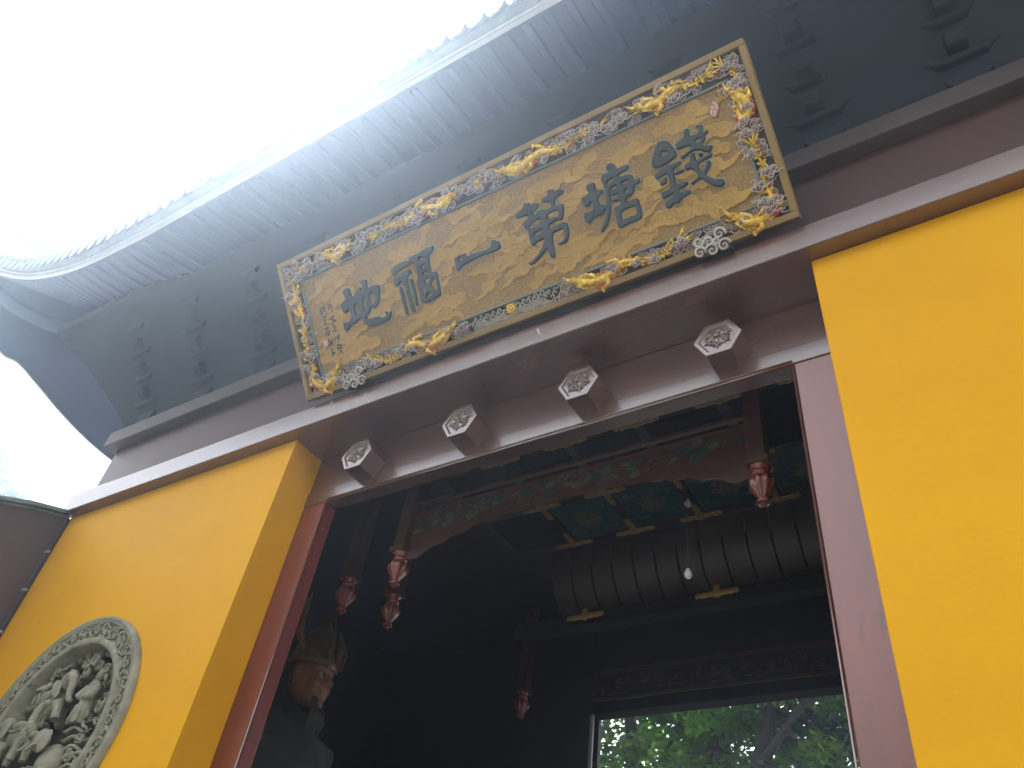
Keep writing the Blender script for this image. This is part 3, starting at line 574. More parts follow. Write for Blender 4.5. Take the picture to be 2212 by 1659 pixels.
'fu': [[(0.9305,0.6239),(0.9587,0.6329),(1.0035,0.639),(1.0457,0.6377),(1.0704,0.6301),(1.0791,0.6139),(1.0731,0.6001),(1.0454,0.5975),(1.0097,0.5946),(0.9765,0.5874),(0.9493,0.5747),(0.933,0.5725),(0.9254,0.5867),(0.9235,0.6069)],[(0.93,0.5557),(0.9582,0.5649),(0.995,0.5709),(1.035,0.5755),(1.0584,0.5765),(1.0671,0.5605),(1.0731,0.5486),(1.0602,0.5437),(1.0438,0.5401),(1.0308,0.5223),(1.0266,0.4949),(1.0267,0.4563),(1.0277,0.4079),(1.0269,0.3538),(1.0296,0.3115),(1.0236,0.2976),(1.0046,0.3041),(0.9993,0.3251),(1.0009,0.3693),(1.0016,0.4235),(0.9979,0.4762),(0.9917,0.5075),(0.9799,0.5198),(0.9619,0.5118),(0.9426,0.4993),(0.9312,0.5002),(0.924,0.5157),(0.9239,0.5352)],[(0.9576,0.4907),(0.9673,0.4905),(0.9735,0.4721),(0.9745,0.4363),(0.9747,0.3848),(0.9758,0.3364),(0.9759,0.3107),(0.9672,0.3009),(0.955,0.3051),(0.9522,0.3284),(0.952,0.3734),(0.9518,0.425),(0.9516,0.4638)],[(1.0421,0.5085),(1.0542,0.5106),(1.0672,0.5026),(1.0672,0.477),(1.0673,0.4386),(1.0656,0.3945),(1.0657,0.3563),(1.0614,0.3355),(1.0499,0.3284),(1.0408,0.3363),(1.0425,0.3612),(1.045,0.4018),(1.0466,0.446),(1.0448,0.4787),(1.0404,0.4963)],[(1.0782,0.6433),(1.0989,0.6484),(1.1297,0.6495),(1.1681,0.651),(1.2079,0.6581),(1.2454,0.6581),(1.2755,0.6529),(1.2725,0.6365),(1.2633,0.6242),(1.2398,0.6141),(1.2251,0.6085),(1.2212,0.5766),(1.2161,0.5404),(1.2143,0.503),(1.2336,0.4927),(1.2545,0.4882),(1.2561,0.4686),(1.2518,0.4293),(1.2508,0.3887),(1.2474,0.3586),(1.239,0.3365),(1.2081,0.3316),(1.1619,0.3258),(1.1174,0.3271),(1.0936,0.3354),(1.0905,0.3571),(1.0914,0.3918),(1.0922,0.4329),(1.0922,0.4648),(1.0981,0.485),(1.1101,0.4934),(1.1135,0.5241),(1.1152,0.5619),(1.1135,0.5882),(1.0963,0.601),(1.0808,0.6133),(1.0747,0.6317)],[(1.1494,0.6132),(1.1621,0.618),(1.1808,0.6109),(1.1816,0.601),(1.1608,0.6009),(1.1468,0.6046)],[(1.1493,0.5493),(1.168,0.5615),(1.1879,0.5652),(1.1841,0.5523),(1.1697,0.5417)],[(1.1502,0.5075),(1.1663,0.5175),(1.1832,0.5176),(1.1756,0.5045),(1.1574,0.5001)],[(1.1493,0.4601),(1.1629,0.4679),(1.1979,0.4662),(1.1831,0.4478),(1.1628,0.4298)],[(1.1907,0.423),(1.2083,0.445),(1.2272,0.4587),(1.2317,0.4239),(1.2291,0.3839),(1.2207,0.368),(1.2066,0.3888)],[(1.117,0.4272),(1.1425,0.4117),(1.1331,0.3929),(1.1204,0.3752),(1.1144,0.3931)],[(1.1323,0.3583),(1.1645,0.3849),(1.1864,0.3708),(1.183,0.3594),(1.156,0.3563)]],
'di_ground': [[(0.5077,0.6206),(0.5263,0.6305),(0.5504,0.6302),(0.5644,0.6196),(0.5693,0.6014),(0.5697,0.5793),(0.5706,0.5652),(0.5915,0.5606),(0.6113,0.57),(0.631,0.5904),(0.6503,0.5985),(0.6584,0.5915),(0.6555,0.5762),(0.6655,0.5699),(0.6753,0.5746),(0.6819,0.5913),(0.6772,0.6093),(0.6656,0.6217),(0.667,0.6321),(0.6829,0.64),(0.7056,0.6372),(0.7193,0.6268),(0.7158,0.6036),(0.7093,0.576),(0.7297,0.5714),(0.7604,0.574),(0.7888,0.5692),(0.8037,0.553),(0.8039,0.5314),(0.7946,0.4997),(0.783,0.4662),(0.7602,0.4392),(0.7402,0.4273),(0.7203,0.4274),(0.7078,0.4412),(0.6981,0.431),(0.6907,0.4174),(0.6698,0.4029),(0.6502,0.3934),(0.6527,0.379),(0.683,0.3688),(0.7101,0.3704),(0.7415,0.3651),(0.7718,0.3454),(0.7981,0.3459),(0.8106,0.355),(0.8023,0.3711),(0.8078,0.3786),(0.8208,0.3675),(0.8187,0.3495),(0.8312,0.3586),(0.8513,0.3664),(0.8445,0.3434),(0.83,0.3218),(0.808,0.3133),(0.7718,0.3121),(0.7287,0.3105),(0.687,0.315),(0.651,0.3283),(0.6303,0.3487),(0.6154,0.3781),(0.6067,0.4),(0.5862,0.3934),(0.5583,0.3796),(0.5317,0.3817),(0.5086,0.3731),(0.4871,0.3583),(0.4684,0.3536),(0.4542,0.3637),(0.4515,0.3838),(0.4573,0.4093),(0.4697,0.4162),(0.4987,0.4092),(0.5187,0.4188),(0.5325,0.4306),(0.536,0.454),(0.5318,0.4746),(0.5251,0.481),(0.5085,0.4771),(0.4934,0.4727),(0.478,0.4793),(0.4715,0.4925),(0.4687,0.5183),(0.4723,0.5419),(0.4854,0.5511),(0.5033,0.5531),(0.5179,0.5673),(0.5137,0.5881),(0.5063,0.61)],[(0.5771,0.4946),(0.5908,0.5007),(0.6027,0.5007),(0.6087,0.4809),(0.6098,0.456),(0.6071,0.4297),(0.5886,0.436),(0.5717,0.4363),(0.5729,0.4632)],[(0.6533,0.5116),(0.6691,0.5251),(0.6769,0.5061),(0.6749,0.4769),(0.6677,0.4523),(0.661,0.4411),(0.6436,0.439),(0.6462,0.4706)],[(0.7166,0.5273),(0.7312,0.5316),(0.75,0.5277),(0.7557,0.5135),(0.7537,0.4899),(0.7413,0.4646),(0.7242,0.4517),(0.7077,0.4466),(0.7081,0.4762),(0.7101,0.5053)]],
'ins': [[(0.3744,0.5789),(0.3597,0.559),(0.3481,0.5379)],[(0.3744,0.5789),(0.3876,0.5577),(0.3963,0.5394)],[(0.3695,0.5444),(0.3768,0.5391),(0.3749,0.5148)],[(0.3701,0.5581),(0.3821,0.5512)],[(0.3729,0.4961),(0.3738,0.4874)],[(0.3393,0.4783),(0.3659,0.4846),(0.3929,0.4865)],[(0.3644,0.4795),(0.3632,0.4633)],[(0.3733,0.4737),(0.3705,0.4525),(0.3557,0.4381),(0.3444,0.4475)],[(0.3797,0.4716),(0.3848,0.4533),(0.3972,0.4477)],[(0.3792,0.4579),(0.3959,0.4551)],[(0.361,0.4142),(0.3792,0.4165)],[(0.348,0.3881),(0.3684,0.3979)],[(0.371,0.4302),(0.3699,0.403),(0.3713,0.3722)],[(0.3566,0.3936),(0.3901,0.388)],[(0.3566,0.3522),(0.3458,0.3391)],[(0.3513,0.3401),(0.3565,0.3219)],[(0.3718,0.35),(0.3705,0.3339),(0.3941,0.3427),(0.3851,0.3594)],[(0.3851,0.3594),(0.3824,0.3327),(0.3798,0.3061)],[(0.3563,0.2917),(0.3824,0.2915)],[(0.3527,0.2736),(0.3625,0.2595),(0.3581,0.2801),(0.3929,0.2799),(0.3917,0.2639)],[(0.3824,0.2915),(0.3789,0.268),(0.3794,0.2459),(0.3481,0.2229)],[(0.3691,0.2464),(0.382,0.2314),(0.3985,0.2166)],[(0.3615,0.268),(0.3846,0.2634)],[(0.2869,0.5785),(0.2812,0.5468),(0.2837,0.525)],[(0.2837,0.525),(0.2997,0.5489),(0.3183,0.5816)],[(0.3072,0.5743),(0.3289,0.5752)],[(0.3183,0.5816),(0.3182,0.5509),(0.3306,0.5327)],[(0.3005,0.5095),(0.3191,0.506)],[(0.3216,0.5024),(0.3136,0.4995)],[(0.2983,0.5019),(0.2944,0.4948),(0.3027,0.4865),(0.3106,0.4894)],[(0.3019,0.4839),(0.3016,0.459)],[(0.2879,0.4608),(0.3074,0.4543),(0.3322,0.4543)],[(0.3021,0.4727),(0.3122,0.4707)],[(0.2909,0.4347),(0.2984,0.4239),(0.3215,0.4301)],[(0.3129,0.4371),(0.3034,0.4167),(0.2869,0.3971),(0.2705,0.3719)],[(0.3148,0.4074),(0.3288,0.4069)],[(0.3062,0.3963),(0.2961,0.3802)],[(0.3078,0.3958),(0.3182,0.3951),(0.3081,0.3846)],[(0.3081,0.3846),(0.3128,0.3706)],[(0.292,0.3483),(0.3048,0.3497)],[(0.2983,0.3518),(0.2938,0.3366),(0.3045,0.3249)],[(0.3209,0.3445),(0.3244,0.3323),(0.303,0.3198)],[(0.303,0.3198),(0.2816,0.3074)],[(0.3182,0.3232),(0.3281,0.309)],[(0.2879,0.3164),(0.3065,0.3077)],[(0.3077,0.288),(0.3027,0.2592),(0.3035,0.2259)],[(0.303,0.284),(0.3174,0.2849)],[(0.3016,0.2734),(0.316,0.2743)],[(0.2995,0.2602),(0.3277,0.2486)],[(0.2998,0.2491),(0.3173,0.2491)],[(0.2984,0.2386),(0.3215,0.2395)]],
'oval': [[(3.1203,0.7386),(3.1408,0.7389)],[(3.1206,0.7336),(3.144,0.731),(3.1462,0.7256),(3.1183,0.7288),(3.1136,0.7067)],[(3.131,0.7276),(3.1403,0.7183),(3.1529,0.7171)],[(3.1196,0.7175),(3.123,0.71),(3.1327,0.7053),(3.1334,0.7108),(3.1476,0.7118),(3.1501,0.6766)],[(3.1364,0.7084),(3.1437,0.7079)],[(3.117,0.671),(3.1214,0.7),(3.1314,0.704),(3.1438,0.699),(3.1449,0.6714)],[(3.1269,0.6702),(3.1267,0.6946)],[(3.1372,0.6672),(3.1366,0.6967)],[(3.1303,0.7474),(3.1323,0.7445)]],
'sealq': [(0.2466,0.3575),(0.285,0.3547),(0.2808,0.3104),(0.2436,0.3112)],
'ovc': [(3.1327,0.7083),(3.1102,0.7298),(3.1545,0.6881),(3.1402,0.7524),(3.1202,0.6661)],
}
for nm, lab in (('qian', 'raised character at the far right end'), ('tang', 'second raised character from the right'), ('di_first', 'third raised character from the right'),
                ('yi', 'single slanting stroke character'), ('fu', 'second raised character from the left'), ('di_ground', 'raised character at the left end beside the small inscription')):
    polys = CHARS[nm]; a = np.array(sum(polys, [])); bb = (a[:, 0].min()-.012, a[:, 0].max()+.012, a[:, 1].min()-.012, a[:, 1].max()+.012)
    sf = poly_sdf(polys)
    o = put('raised_character', contour_mesh('raised_character', lambda X, Y: sf(X, Y)+0.001, bb, 0.0036, 0.014, 0.007), MT['ink'], plq, loc=(0, 0, 0.0135)); o['label'] = lab
    put('character_edge', contour_mesh('character_edge', lambda X, Y: sf(X, Y)+0.0065, bb, 0.0036, 0.0105, 0.003), MT['edge'], o, loc=(0, 0, -0.0107))
# cursive inscription, grouped into characters by the stroke list
GR = [4, 6, 4, 5, 5, 4, 6, 6, 6, 6]; st = 0
for gi, cnt in enumerate(GR):
    b = MB()
    for l in CHARS['ins'][st:st+cnt]:
        P = crom([(u, v, 0.0145) for u, v in l], 4); n = len(P)
        b.tube(P, [0.0050*(1.0-0.45*i/max(1, n-1)) for i in range(n)], 6, flat=0.5, up=(0, 0, 1))
    b.put('inscription_character', MT['ink'], plq); st += cnt
q = CHARS['sealq']; b = MB().prism(q, 0.0, 0.0148); so = b.put('square_seal', MT['sealpink'], plq)
b = MB(); qa = [np.array(p) for p in q]
bil = lambda s, t: tuple((qa[0]*(1-s)+qa[1]*s)*(1-t)+(qa[3]*(1-s)+qa[2]*s)*t)
for L in ([(.12, .12), (.12, .88), (.88, .88), (.88, .12), (.12, .12)], [(.3, .25), (.7, .25), (.7, .5), (.3, .5), (.3, .75), (.75, .75)], [(.5, .12), (.5, .88)]):
    b.tube([(*bil(*p), 0.0148) for p in L], 0.0015, 5)
b.put('seal_line', MT['sealpale'], so)
oc = CHARS['ovc']; c0 = np.array(oc[0]); 
ax = (np.array(oc[4])-np.array(oc[3]))/2; hv = np.linalg.norm(ax)*0.98; ay = np.array([-ax[1], ax[0]])/np.linalg.norm(ax); hu = abs((np.array(oc[2])-c0)@ay)*0.95
ring = [tuple(c0+ax/np.linalg.norm(ax)*hv*math.cos(t)*(1 if abs(math.cos(t)) < 2 else 1)+ay*hu*math.sin(t)*1.0) for t in [2*PI*k/28 for k in range(28)]]
so = MB().prism(ring, 0.0, 0.0146).put('oval_seal', MT['sealpale'], plq)
b = MB(); b.tube([(*p, 0.0146) for p in ring+ring[:1]], 0.0022, 6)
for l in CHARS['oval']: b.tube([(u, v, 0.0146) for u, v in l], 0.0017, 5)
b.put('seal_line', MT['sealred'], so)

# flat cloud reliefs on the panel
def cloud_variant(k):
    rr = random.Random(100+k); caps = []; lines = []
    n = rr.choice([4, 5, 6]); x = 0
    for i in range(n):
        r = rr.uniform(0.032, 0.058)*(1.0 if 0 < i < n-1 else 0.8); y = rr.uniform(-0.022, 0.030)
        caps.append((x, y, r, x+0.002, y, r)); lines.append(spiral(x+rr.uniform(-.006, .006), y+0.002, r*0.72, rr.uniform(1.1, 1.5), rr.uniform(0, 6), rr.choice([-1, 1]), 16))
        x += r*1.25
    L = rr.uniform(0.10, 0.20); sg = rr.choice([-1, 1]); x0 = 0 if sg < 0 else x-0.04
    pts = crom([(x0, -0.012), (x0+sg*L*.35, -0.030), (x0+sg*L*.7, -0.018), (x0+sg*L, -0.034)], 5)
    for i in range(len(pts)-1): 
        ra = 0.028*(1-i/len(pts))**0.8; rb = 0.028*(1-(i+1)/len(pts))**0.8+0.0015; caps.append((*pts[i], ra+.0015, *pts[i+1], rb))
    me = contour_mesh('cloud_relief', caps_sdf(caps), caps_box(caps), 0.0055, 0.0022, 0.002)
    b = MB(); 
    for l in lines: b.tube([(a, c, 0.0022) for a, c, _ in l], 0.0015, 4)
    return me, b.mesh('cloud_line')
CV = [cloud_variant(k) for k in range(11)]
def flame_variant(k):
    rr = random.Random(300+k); caps = []; lines = []
    sp = crom([(0, 0), (0.10, rr.uniform(-.05, .05)), (0.22, rr.uniform(-.04, .06)), (0.34, rr.uniform(-.06, .08)), (0.44, rr.uniform(-.05, .12))], 6); n = len(sp)
    for i in range(n-1): caps.append((*sp[i], 0.024*math.sin(PI*(i+1.5)/(n+3))+.002, *sp[i+1], 0.024*math.sin(PI*(i+2.5)/(n+3))+.002))
    for i in range(2, n-2, 2):
        for sg in (-1, 1):
            if rr.random() < 0.25: continue
            a = rr.uniform(.5, 1.0)*sg+2.6; L = rr.uniform(.04, .085); p = sp[i]; q_ = crom([p, (p[0]+math.cos(a)*L*.6, p[1]+math.sin(a)*L*.6), (p[0]+math.cos(a+.7*sg)*L*1.25, p[1]+math.sin(a+.5*sg)*L*1.2)], 4)
            for j in range(len(q_)-1): caps.append((*q_[j], .010*(1-j/len(q_))+.001, *q_[j+1], .010*(1-(j+1)/len(q_))+.001))
    caps.append((sp[-1][0], sp[-1][1], .034, sp[-1][0]+.03, sp[-1][1]+.01, .022))
    me = contour_mesh('flame_relief', caps_sdf(caps), caps_box(caps), 0.005, 0.0022, 0.002)
    b = MB(); b.tube([(x, y, .0022) for x, y in sp], 0.0013, 4); b.tube([(x, y, .0022) for x, y, _ in spiral(sp[-1][0]+.008, sp[-1][1], .022, 1.2)], 0.0013, 4)
    return me, b.mesh('cloud_line')
FV = [flame_variant(k) for k in range(5)]
placed = []; rr = random.Random(5); z_i = 0
def try_place(kind, me, ln, u, v, rot, sc, mirror):
    global z_i
    pts = np.array([x.co[:2] for x in me.vertices]); c, s = math.cos(rot), math.sin(rot); pts = pts*[sc*mirror, sc]; pts = pts@np.array([[c, s], [-s, c]])
    mn, mx = pts.min(0), pts.max(0); u = min(max(u, U0+.004-mn[0]), U1-.004-mx[0]); v = min(max(v, V0+.004-mn[1]), V1-.004-mx[1])
    z = 0.0021+0.00013*z_i; z_i += 1
    o = put(kind, me, MT['cloudgold'], plq, loc=(u, v, z), rot=(0, 0, rot), scale=(sc*mirror, sc, 1))
    put('cloud_line', ln, MT['line'], o)
for k, (u, v, rt_, sc, mi) in enumerate([(2.95, .70, 0.2, 1.0, -1), (3.02, .62, -1.0, .8, 1), (1.62, .70, 0.25, .95, 1), (1.05, .69, .1, .9, 1), (2.42, .24, -.2, .95, -1), (1.75, .24, .9, .8, 1), (1.28, .40, -.9, .8, 1), (.45, .72, .1, .8, 1), (.75, .22, .2, .8, -1)]):
    try_place('flame_relief', *FV[k % 5], u-0.2, v, rt_, sc, mi)
tries = 0
while len(placed) < 74 and tries < 3000:
    tries += 1; u, v = rr.uniform(U0, U1-.15), rr.uniform(V0+.02, V1-.03)
    if all(math.hypot((u-a)/1.5, v-c) > 0.074 for a, c in placed):
        placed.append((u, v)); k = rr.randrange(11); try_place('cloud_relief', *CV[k], u, v, rr.uniform(-.15, .45), rr.uniform(.62, .95), rr.choice([-1, 1]))

# carved border: dragons, cloud scrolls, waves with a sun disc
def dragon(path, size=1.0, flip=1, nm='dragon', legs=((.16, -1), (.26, 1), (.40, -1), (.52, 1), (.64, -1), (.78, 1)), red=((.14, .34), (.36, .56), (.58, .78))):
    P2 = crom(path, 9); n = len(P2); b = MB(); r0 = 0.0245*size
    prof = lambda t: r0*(0.72+0.5*math.sin(PI*min(1, t*1.6+.12))) * (1-0.72*max(0, t-.35)/.65)
    zf = lambda t: 0.012+0.006*math.sin(t*16)
    P = [(p[0], p[1], zf(i/(n-1))) for i, p in enumerate(P2)]; R_ = [prof(i/(n-1)) for i in range(n)]
    b.tube(P, R_, 8)
    T = [np.array(P2[min(i+1, n-1)])-np.array(P2[max(i-1, 0)]) for i in range(n)]; T = [t/(np.linalg.norm(t)+1e-9) for t in T]
    for i in range(3, n-3, 2):                       # dorsal spikes
        nx, ny = -T[i][1]*flip, T[i][0]*flip; p = P[i]; r = R_[i]
        b.tube([(p[0]+nx*r*.75, p[1]+ny*r*.75, p[2]+.004), (p[0]+nx*r*1.75+T[i][0]*r*.6, p[1]+ny*r*1.75+T[i][1]*r*.6, p[2]+.002)], [r*.34, .0006], 5)
    for i in range(4, n-4, 4):                       # hair tufts along both flanks
        for sg in (-1, 1):
            nx, ny = -T[i][1]*sg, T[i][0]*sg; p = P[i]; r = R_[i]; q0 = (p[0]+nx*r*.6, p[1]+ny*r*.6, p[2]+.006)
            for a in (.55, .95, 1.35):
                L = (.026+.010*math.sin(i*1.3+a*5))*size; ex, ey = T[i][0]*math.cos(a)+nx*math.sin(a), T[i][1]*math.cos(a)+ny*math.sin(a)
                b.tube([q0, (q0[0]+ex*L*.55, q0[1]+ey*L*.55, p[2]+.010), (q0[0]+ex*L+T[i][0]*.006, q0[1]+ey*L+T[i][1]*.006, p[2]+.002)], [.0045*size, .0038*size, .0006], 5)
    # head
    d = -T[0]; nrm = np.array([-d[1], d[0]])*flip; h = np.array(P2[0])
    W = lambda a, c, z: (h[0]+d[0]*a*size+nrm[0]*c*size, h[1]+d[1]*a*size+nrm[1]*c*size, z)
    rot = Matrix.Rotation(math.atan2(d[1], d[0]), 3, 'Z')
    b.ell(W(.012, .004, .026), (.030*size, .024*size, .020*size), 10, 7, rot)
    b.tube([W(.025, .004, .030), W(.052, .008, .028), W(.074, .016, .027)], [.019*size, .013*size, .011*size], 8)
    b.tube([W(.020, -.012, .022), W(.045, -.022, .021), (W(.062, -.018, .021))], [.013*size, .009*size, .005*size], 8)
    b.ell(W(.078, .020, .030), (.010*size,)*3, 8, 5); b.ell(W(.030, .016, .042), (.009*size,)*3, 8, 5); b.ell(W(.016, .022, .036), (.010*size,)*3, 8, 5)
    for k in range(7):                               # mane and horns sweeping back
        c_ = -.030+.0105*k; L = .075+.018*math.sin(k*2.1)
        b.tube(crom([W(.002, c_*.7, .030), W(-.030, c_*1.15+.004, .034-.001*k), W(-L, c_*1.25+.010*math.sin(k*1.7), .026), W(-L-.02, c_*1.2+.018*math.sin(k*1.7+.6), .022)], 3), [.0062*size]*4+[.0046*size]*3+[.0025*size]*2+[.0008], 6)
    b.tube(crom([W(.075, .02, .03), W(.105, .032, .03), W(.118, .010, .028), W(.10, -.004, .026)], 4), .0026*size, 5)
    b.tube(crom([W(.066, .006, .03), W(.092, -.016, .03), W(.072, -.042, .028), W(.035, -.045, .026)], 4), .0026*size, 5)
    for a_ in (.03, .045, .056): b.tube([W(a_, -.004, .03), W(a_+.004, -.012, .03)], [.003*size, .0005], 4)
    # legs with claws
    for t, sg in legs:
        i = int(t*(n-1)); nx, ny = -T[i][1]*flip*sg, T[i][0]*flip*sg; p = P[i]; r = R_[i]; tx, ty = -T[i]
        k1 = (p[0]+nx*r*1.3+tx*.004, p[1]+ny*r*1.3+ty*.004, .026); k2 = (p[0]+nx*r*1.7+tx*.045*size, p[1]+ny*r*1.7+ty*.045*size, .026)
        b.tube([p, k1, k2], [r*.70, r*.55, r*.38], 6)
        for a in (-1.0, -.35, .35, 1.0):
            c, s = math.cos(a), math.sin(a); ex, ey = tx*c-ty*s, tx*s+ty*c
            b.tube([k2, (k2[0]+ex*.014*size, k2[1]+ey*.014*size, .029), (k2[0]+ex*.027*size, k2[1]+ey*.027*size, .020)], [.0062*size, .0058*size, .0008], 5)
    # tail flames
    e = np.array(P2[-1]); td = T[-1]; tn = np.array([-td[1], td[0]])
    for k in range(6):
        a = (k-2.5)*.30; c, s = math.cos(a), math.sin(a); ex, ey = td[0]*c-td[1]*s, td[0]*s+td[1]*c; L = (.075+.014*((k*7) % 3))*size
        mid = (e[0]+ex*L*.5+tn[0]*.008*math.sin(k*2), e[1]+ey*L*.5+tn[1]*.008*math.sin(k*2), .022)
        b.tube([(e[0]-td[0]*.012, e[1]-td[1]*.012, .016), mid, (e[0]+ex*L, e[1]+ey*L, .016)], [.0072*size, .0068*size, .0008], 5)
    o = b.put(nm, MT['gold'], plq)
    rb = MB()
    for a, c in red:
        i0, i1 = int(a*(n-1)), int(c*(n-1)); L = []; RR = []
        for i in range(i0, i1+1):
            s_ = (i-i0)/max(1, i1-i0); nx, ny = -T[i][1]*flip, T[i][0]*flip; off = R_[i]*(1.0+.35*math.sin(s_*9)); L.append((P[i][0]+nx*off, P[i][1]+ny*off, P[i][2]-.002)); RR.append(.0012+R_[i]*.85*math.sin(PI*s_)**.6)
        rb.tube(L, RR, 6, flat=.8)
        L = [(P[i][0]+T[i][1]*flip*R_[i]*.9, P[i][1]-T[i][0]*flip*R_[i]*.9, P[i][2]-.003) for i in range(i0, i1+1)]
        rb.tube(L, [x*.75 for x in RR], 6, flat=.8)
    rb.put('red_belly', MT['red'], o)
    return P2
amp = lambda P: [(u, .092+(v-.092)*1.12) if v < .13 and .13 < u else ((u, .893+(v-.893)*1.15) if v > .84 else (u, v)) for u, v in P]
mu = lambda P: [(PW-u, v) for u, v in P]
DP = [([(1.235, .094), (1.17, .072), (1.10, .062), (1.03, .078), (.97, .106), (.90, .100), (.83, .075), (.76, .070), (.70, .076), (.665, .100), (.62, .108)], 1.0),
      ([(.292, .100), (.24, .064), (.185, .060), (.13, .078), (.100, .14), (.112, .23), (.092, .31), (.108, .39), (.110, .44)], 1.0),
      ([(.125, .735), (.085, .69), (.080, .63), (.118, .585), (.128, .64), (.118, .70), (.112, .78), (.092, .85), (.14, .905)], 0.85),
      ([(1.475, .885), (1.40, .872), (1.32, .892), (1.24, .905), (1.16, .882), (1.08, .878), (1.0, .902), (.93, .893), (.87, .886)], 1.0),
      ([(.60, .884), (.52, .874), (.45, .900), (.37, .906), (.29, .882), (.23, .892)], 0.95)]
dpts = []
for P, sz in DP:
    P = amp(P)
    dpts += dragon(P, sz, 1); dpts += dragon(mu(P), sz, -1)
def scroll_mesh(k):
    rr = random.Random(40+k); b = MB()
    for i, (x, y, r) in enumerate([(0, 0, .021), (.020, .008, .014), (-.019, .004, .013), (.004, -.017, .012)][:2+k % 3]):
        b.cur = 0; b.ell((x, y, -.004), (r, r, .015), 10, 5)
        b.cur = 1; b.tube([(x+r*math.cos(a), y+r*math.sin(a), .002) for a in [2*PI*j/12 for j in range(13)]], .0030, 5)
        b.tube([(a, c, .0085) for a, c, _ in spiral(x, y, r*.62, 1.2, rr.uniform(0, 6), 1, 11)], .0022, 4)
    b.tube(crom([(.012, -.008, .002), (.034, -.014, .001), (.050, -.006, 0), (.064, -.012, -.002)], 4), [.0034]*8+[.0022]*4+[.0008], 5)
    return b.mesh('cloud_scroll')
SM = [scroll_mesh(k) for k in range(6)]
cl = []; rr = random.Random(11); tr = 0
occ = [(u, v) for u, v in dpts] + [(1.687, .097)]
while len(cl) < 280 and tr < 20000:
    tr += 1; sdn = rr.random(); over = rr.random() < .16
    if sdn < .40: u, v = rr.uniform(.07, PW-.07), rr.uniform(.055, .118)
    elif sdn < .80: u, v = rr.uniform(.07, PW-.07), rr.uniform(.842, .942)
    else: u, v = rr.choice([rr.uniform(.06, .15), PW-rr.uniform(.06, .15)]), rr.uniform(.06, .93)
    if v < .15 and 1.36 < u < 2.02: continue
    if (not over and any(math.hypot(u-a, v-c) < .013 for a, c in occ)) or any(math.hypot(u-a, v-c) < .026 for a, c in cl): continue
    cl.append((u, v)); put('cloud_scroll', SM[len(cl) % 6], (MT['purple'], MT['lilac']), plq, loc=(u, v, .030 if over else rr.uniform(.001, .006)), rot=(0, 0, rr.choice([0, PI])+rr.uniform(-.5, .5)), scale=(rr.uniform(.85, 1.2),)*3)
wv = MB(); wv.prism([(1.385, .040), (1.55, .038), (1.70, .038), (1.99, .040), (1.93, .064), (1.84, .083), (1.72, .072), (1.62, .060), (1.55, .080), (1.46, .064)], -.003, .006)
wo_ = wv.put('wave_bed', MT['wavebed'], plq)
wv = MB()
for cx_, w_, h_ in ((1.48, .075, .045), (1.60, .09, .036), (1.74, .10, .044), (1.87, .09, .048)):
    for k in range(4):
        s_ = 1-k*.22; wv.tube(crom([(cx_-w_*s_, .042+.002*k, .009), (cx_-w_*.4*s_, .042+h_*.75*s_, .013), (cx_+w_*.1*s_, .042+h_*s_, .014), (cx_+w_*.6*s_, .042+h_*.45*s_, .012), (cx_+w_*1.15*s_, .044, .009)], 4), .0032, 5)
wv.put('wave_line', MT['wave'], wo_)
cm = MB(); cm.tube(crom([(0, -.018, .002), (-.012, -.002, .008), (-.006, .013, .012), (.008, .012, .012), (.010, .001, .010), (.003, -.001, .009)], 4), [.0050]*10+[.0042]*6+[.0028]*5, 6); cm = cm.mesh('wave_crest')
rr = random.Random(3)
for k in range(42):
    u = 1.40+.60*((k+.5)/42); row = k % 3; v = .070+.017*row+(.010 if abs(u-1.87) < .07 else 0)
    if abs(u-1.687) < .042: continue
    put('wave_crest', cm, MT['wave'], plq, loc=(u, min(v, .118), .004), rot=(0, 0, rr.uniform(-.4, .4)), scale=(rr.choice([-1, 1])*rr.uniform(.7, 1), rr.uniform(.7, 1), 1))
b = MB(); b.lathe([(0, .020), (.013, .020), (.018, .016), (.021, .023), (.027, .022), (.030, .010), (.030, -.003)], 28, (1.687, .095, 0))
for k in range(18):
    a = 2*PI*k/18; c, s = math.cos(a), math.sin(a); b.tube([(1.687+c*.027, .095+s*.027, .012), (1.687+c*.037-s*.004, .095+s*.037+c*.004, .012), (1.687+c*.047, .095+s*.045, .008)], [.0055, .004, .0006], 5)
b.put('sun_disc', MT['gold'], plq)
b = MB(); b.ell((1.687, .905, .014), (.020, .020, .016), 12, 7)
for k in range(14):
    a = 2*PI*k/14; b.tube([(1.687+math.cos(a)*.018, .905+math.sin(a)*.016, .012), (1.687+math.cos(a+.2)*.034, .905+math.sin(a+.2)*.028, .013), (1.687+math.cos(a)*.055, .905+abs(math.sin(a))*.0+math.sin(a)*.036, .009)], [.006, .0045, .0007], 5)
b.put('flaming_pearl', MT['gold'], plq)
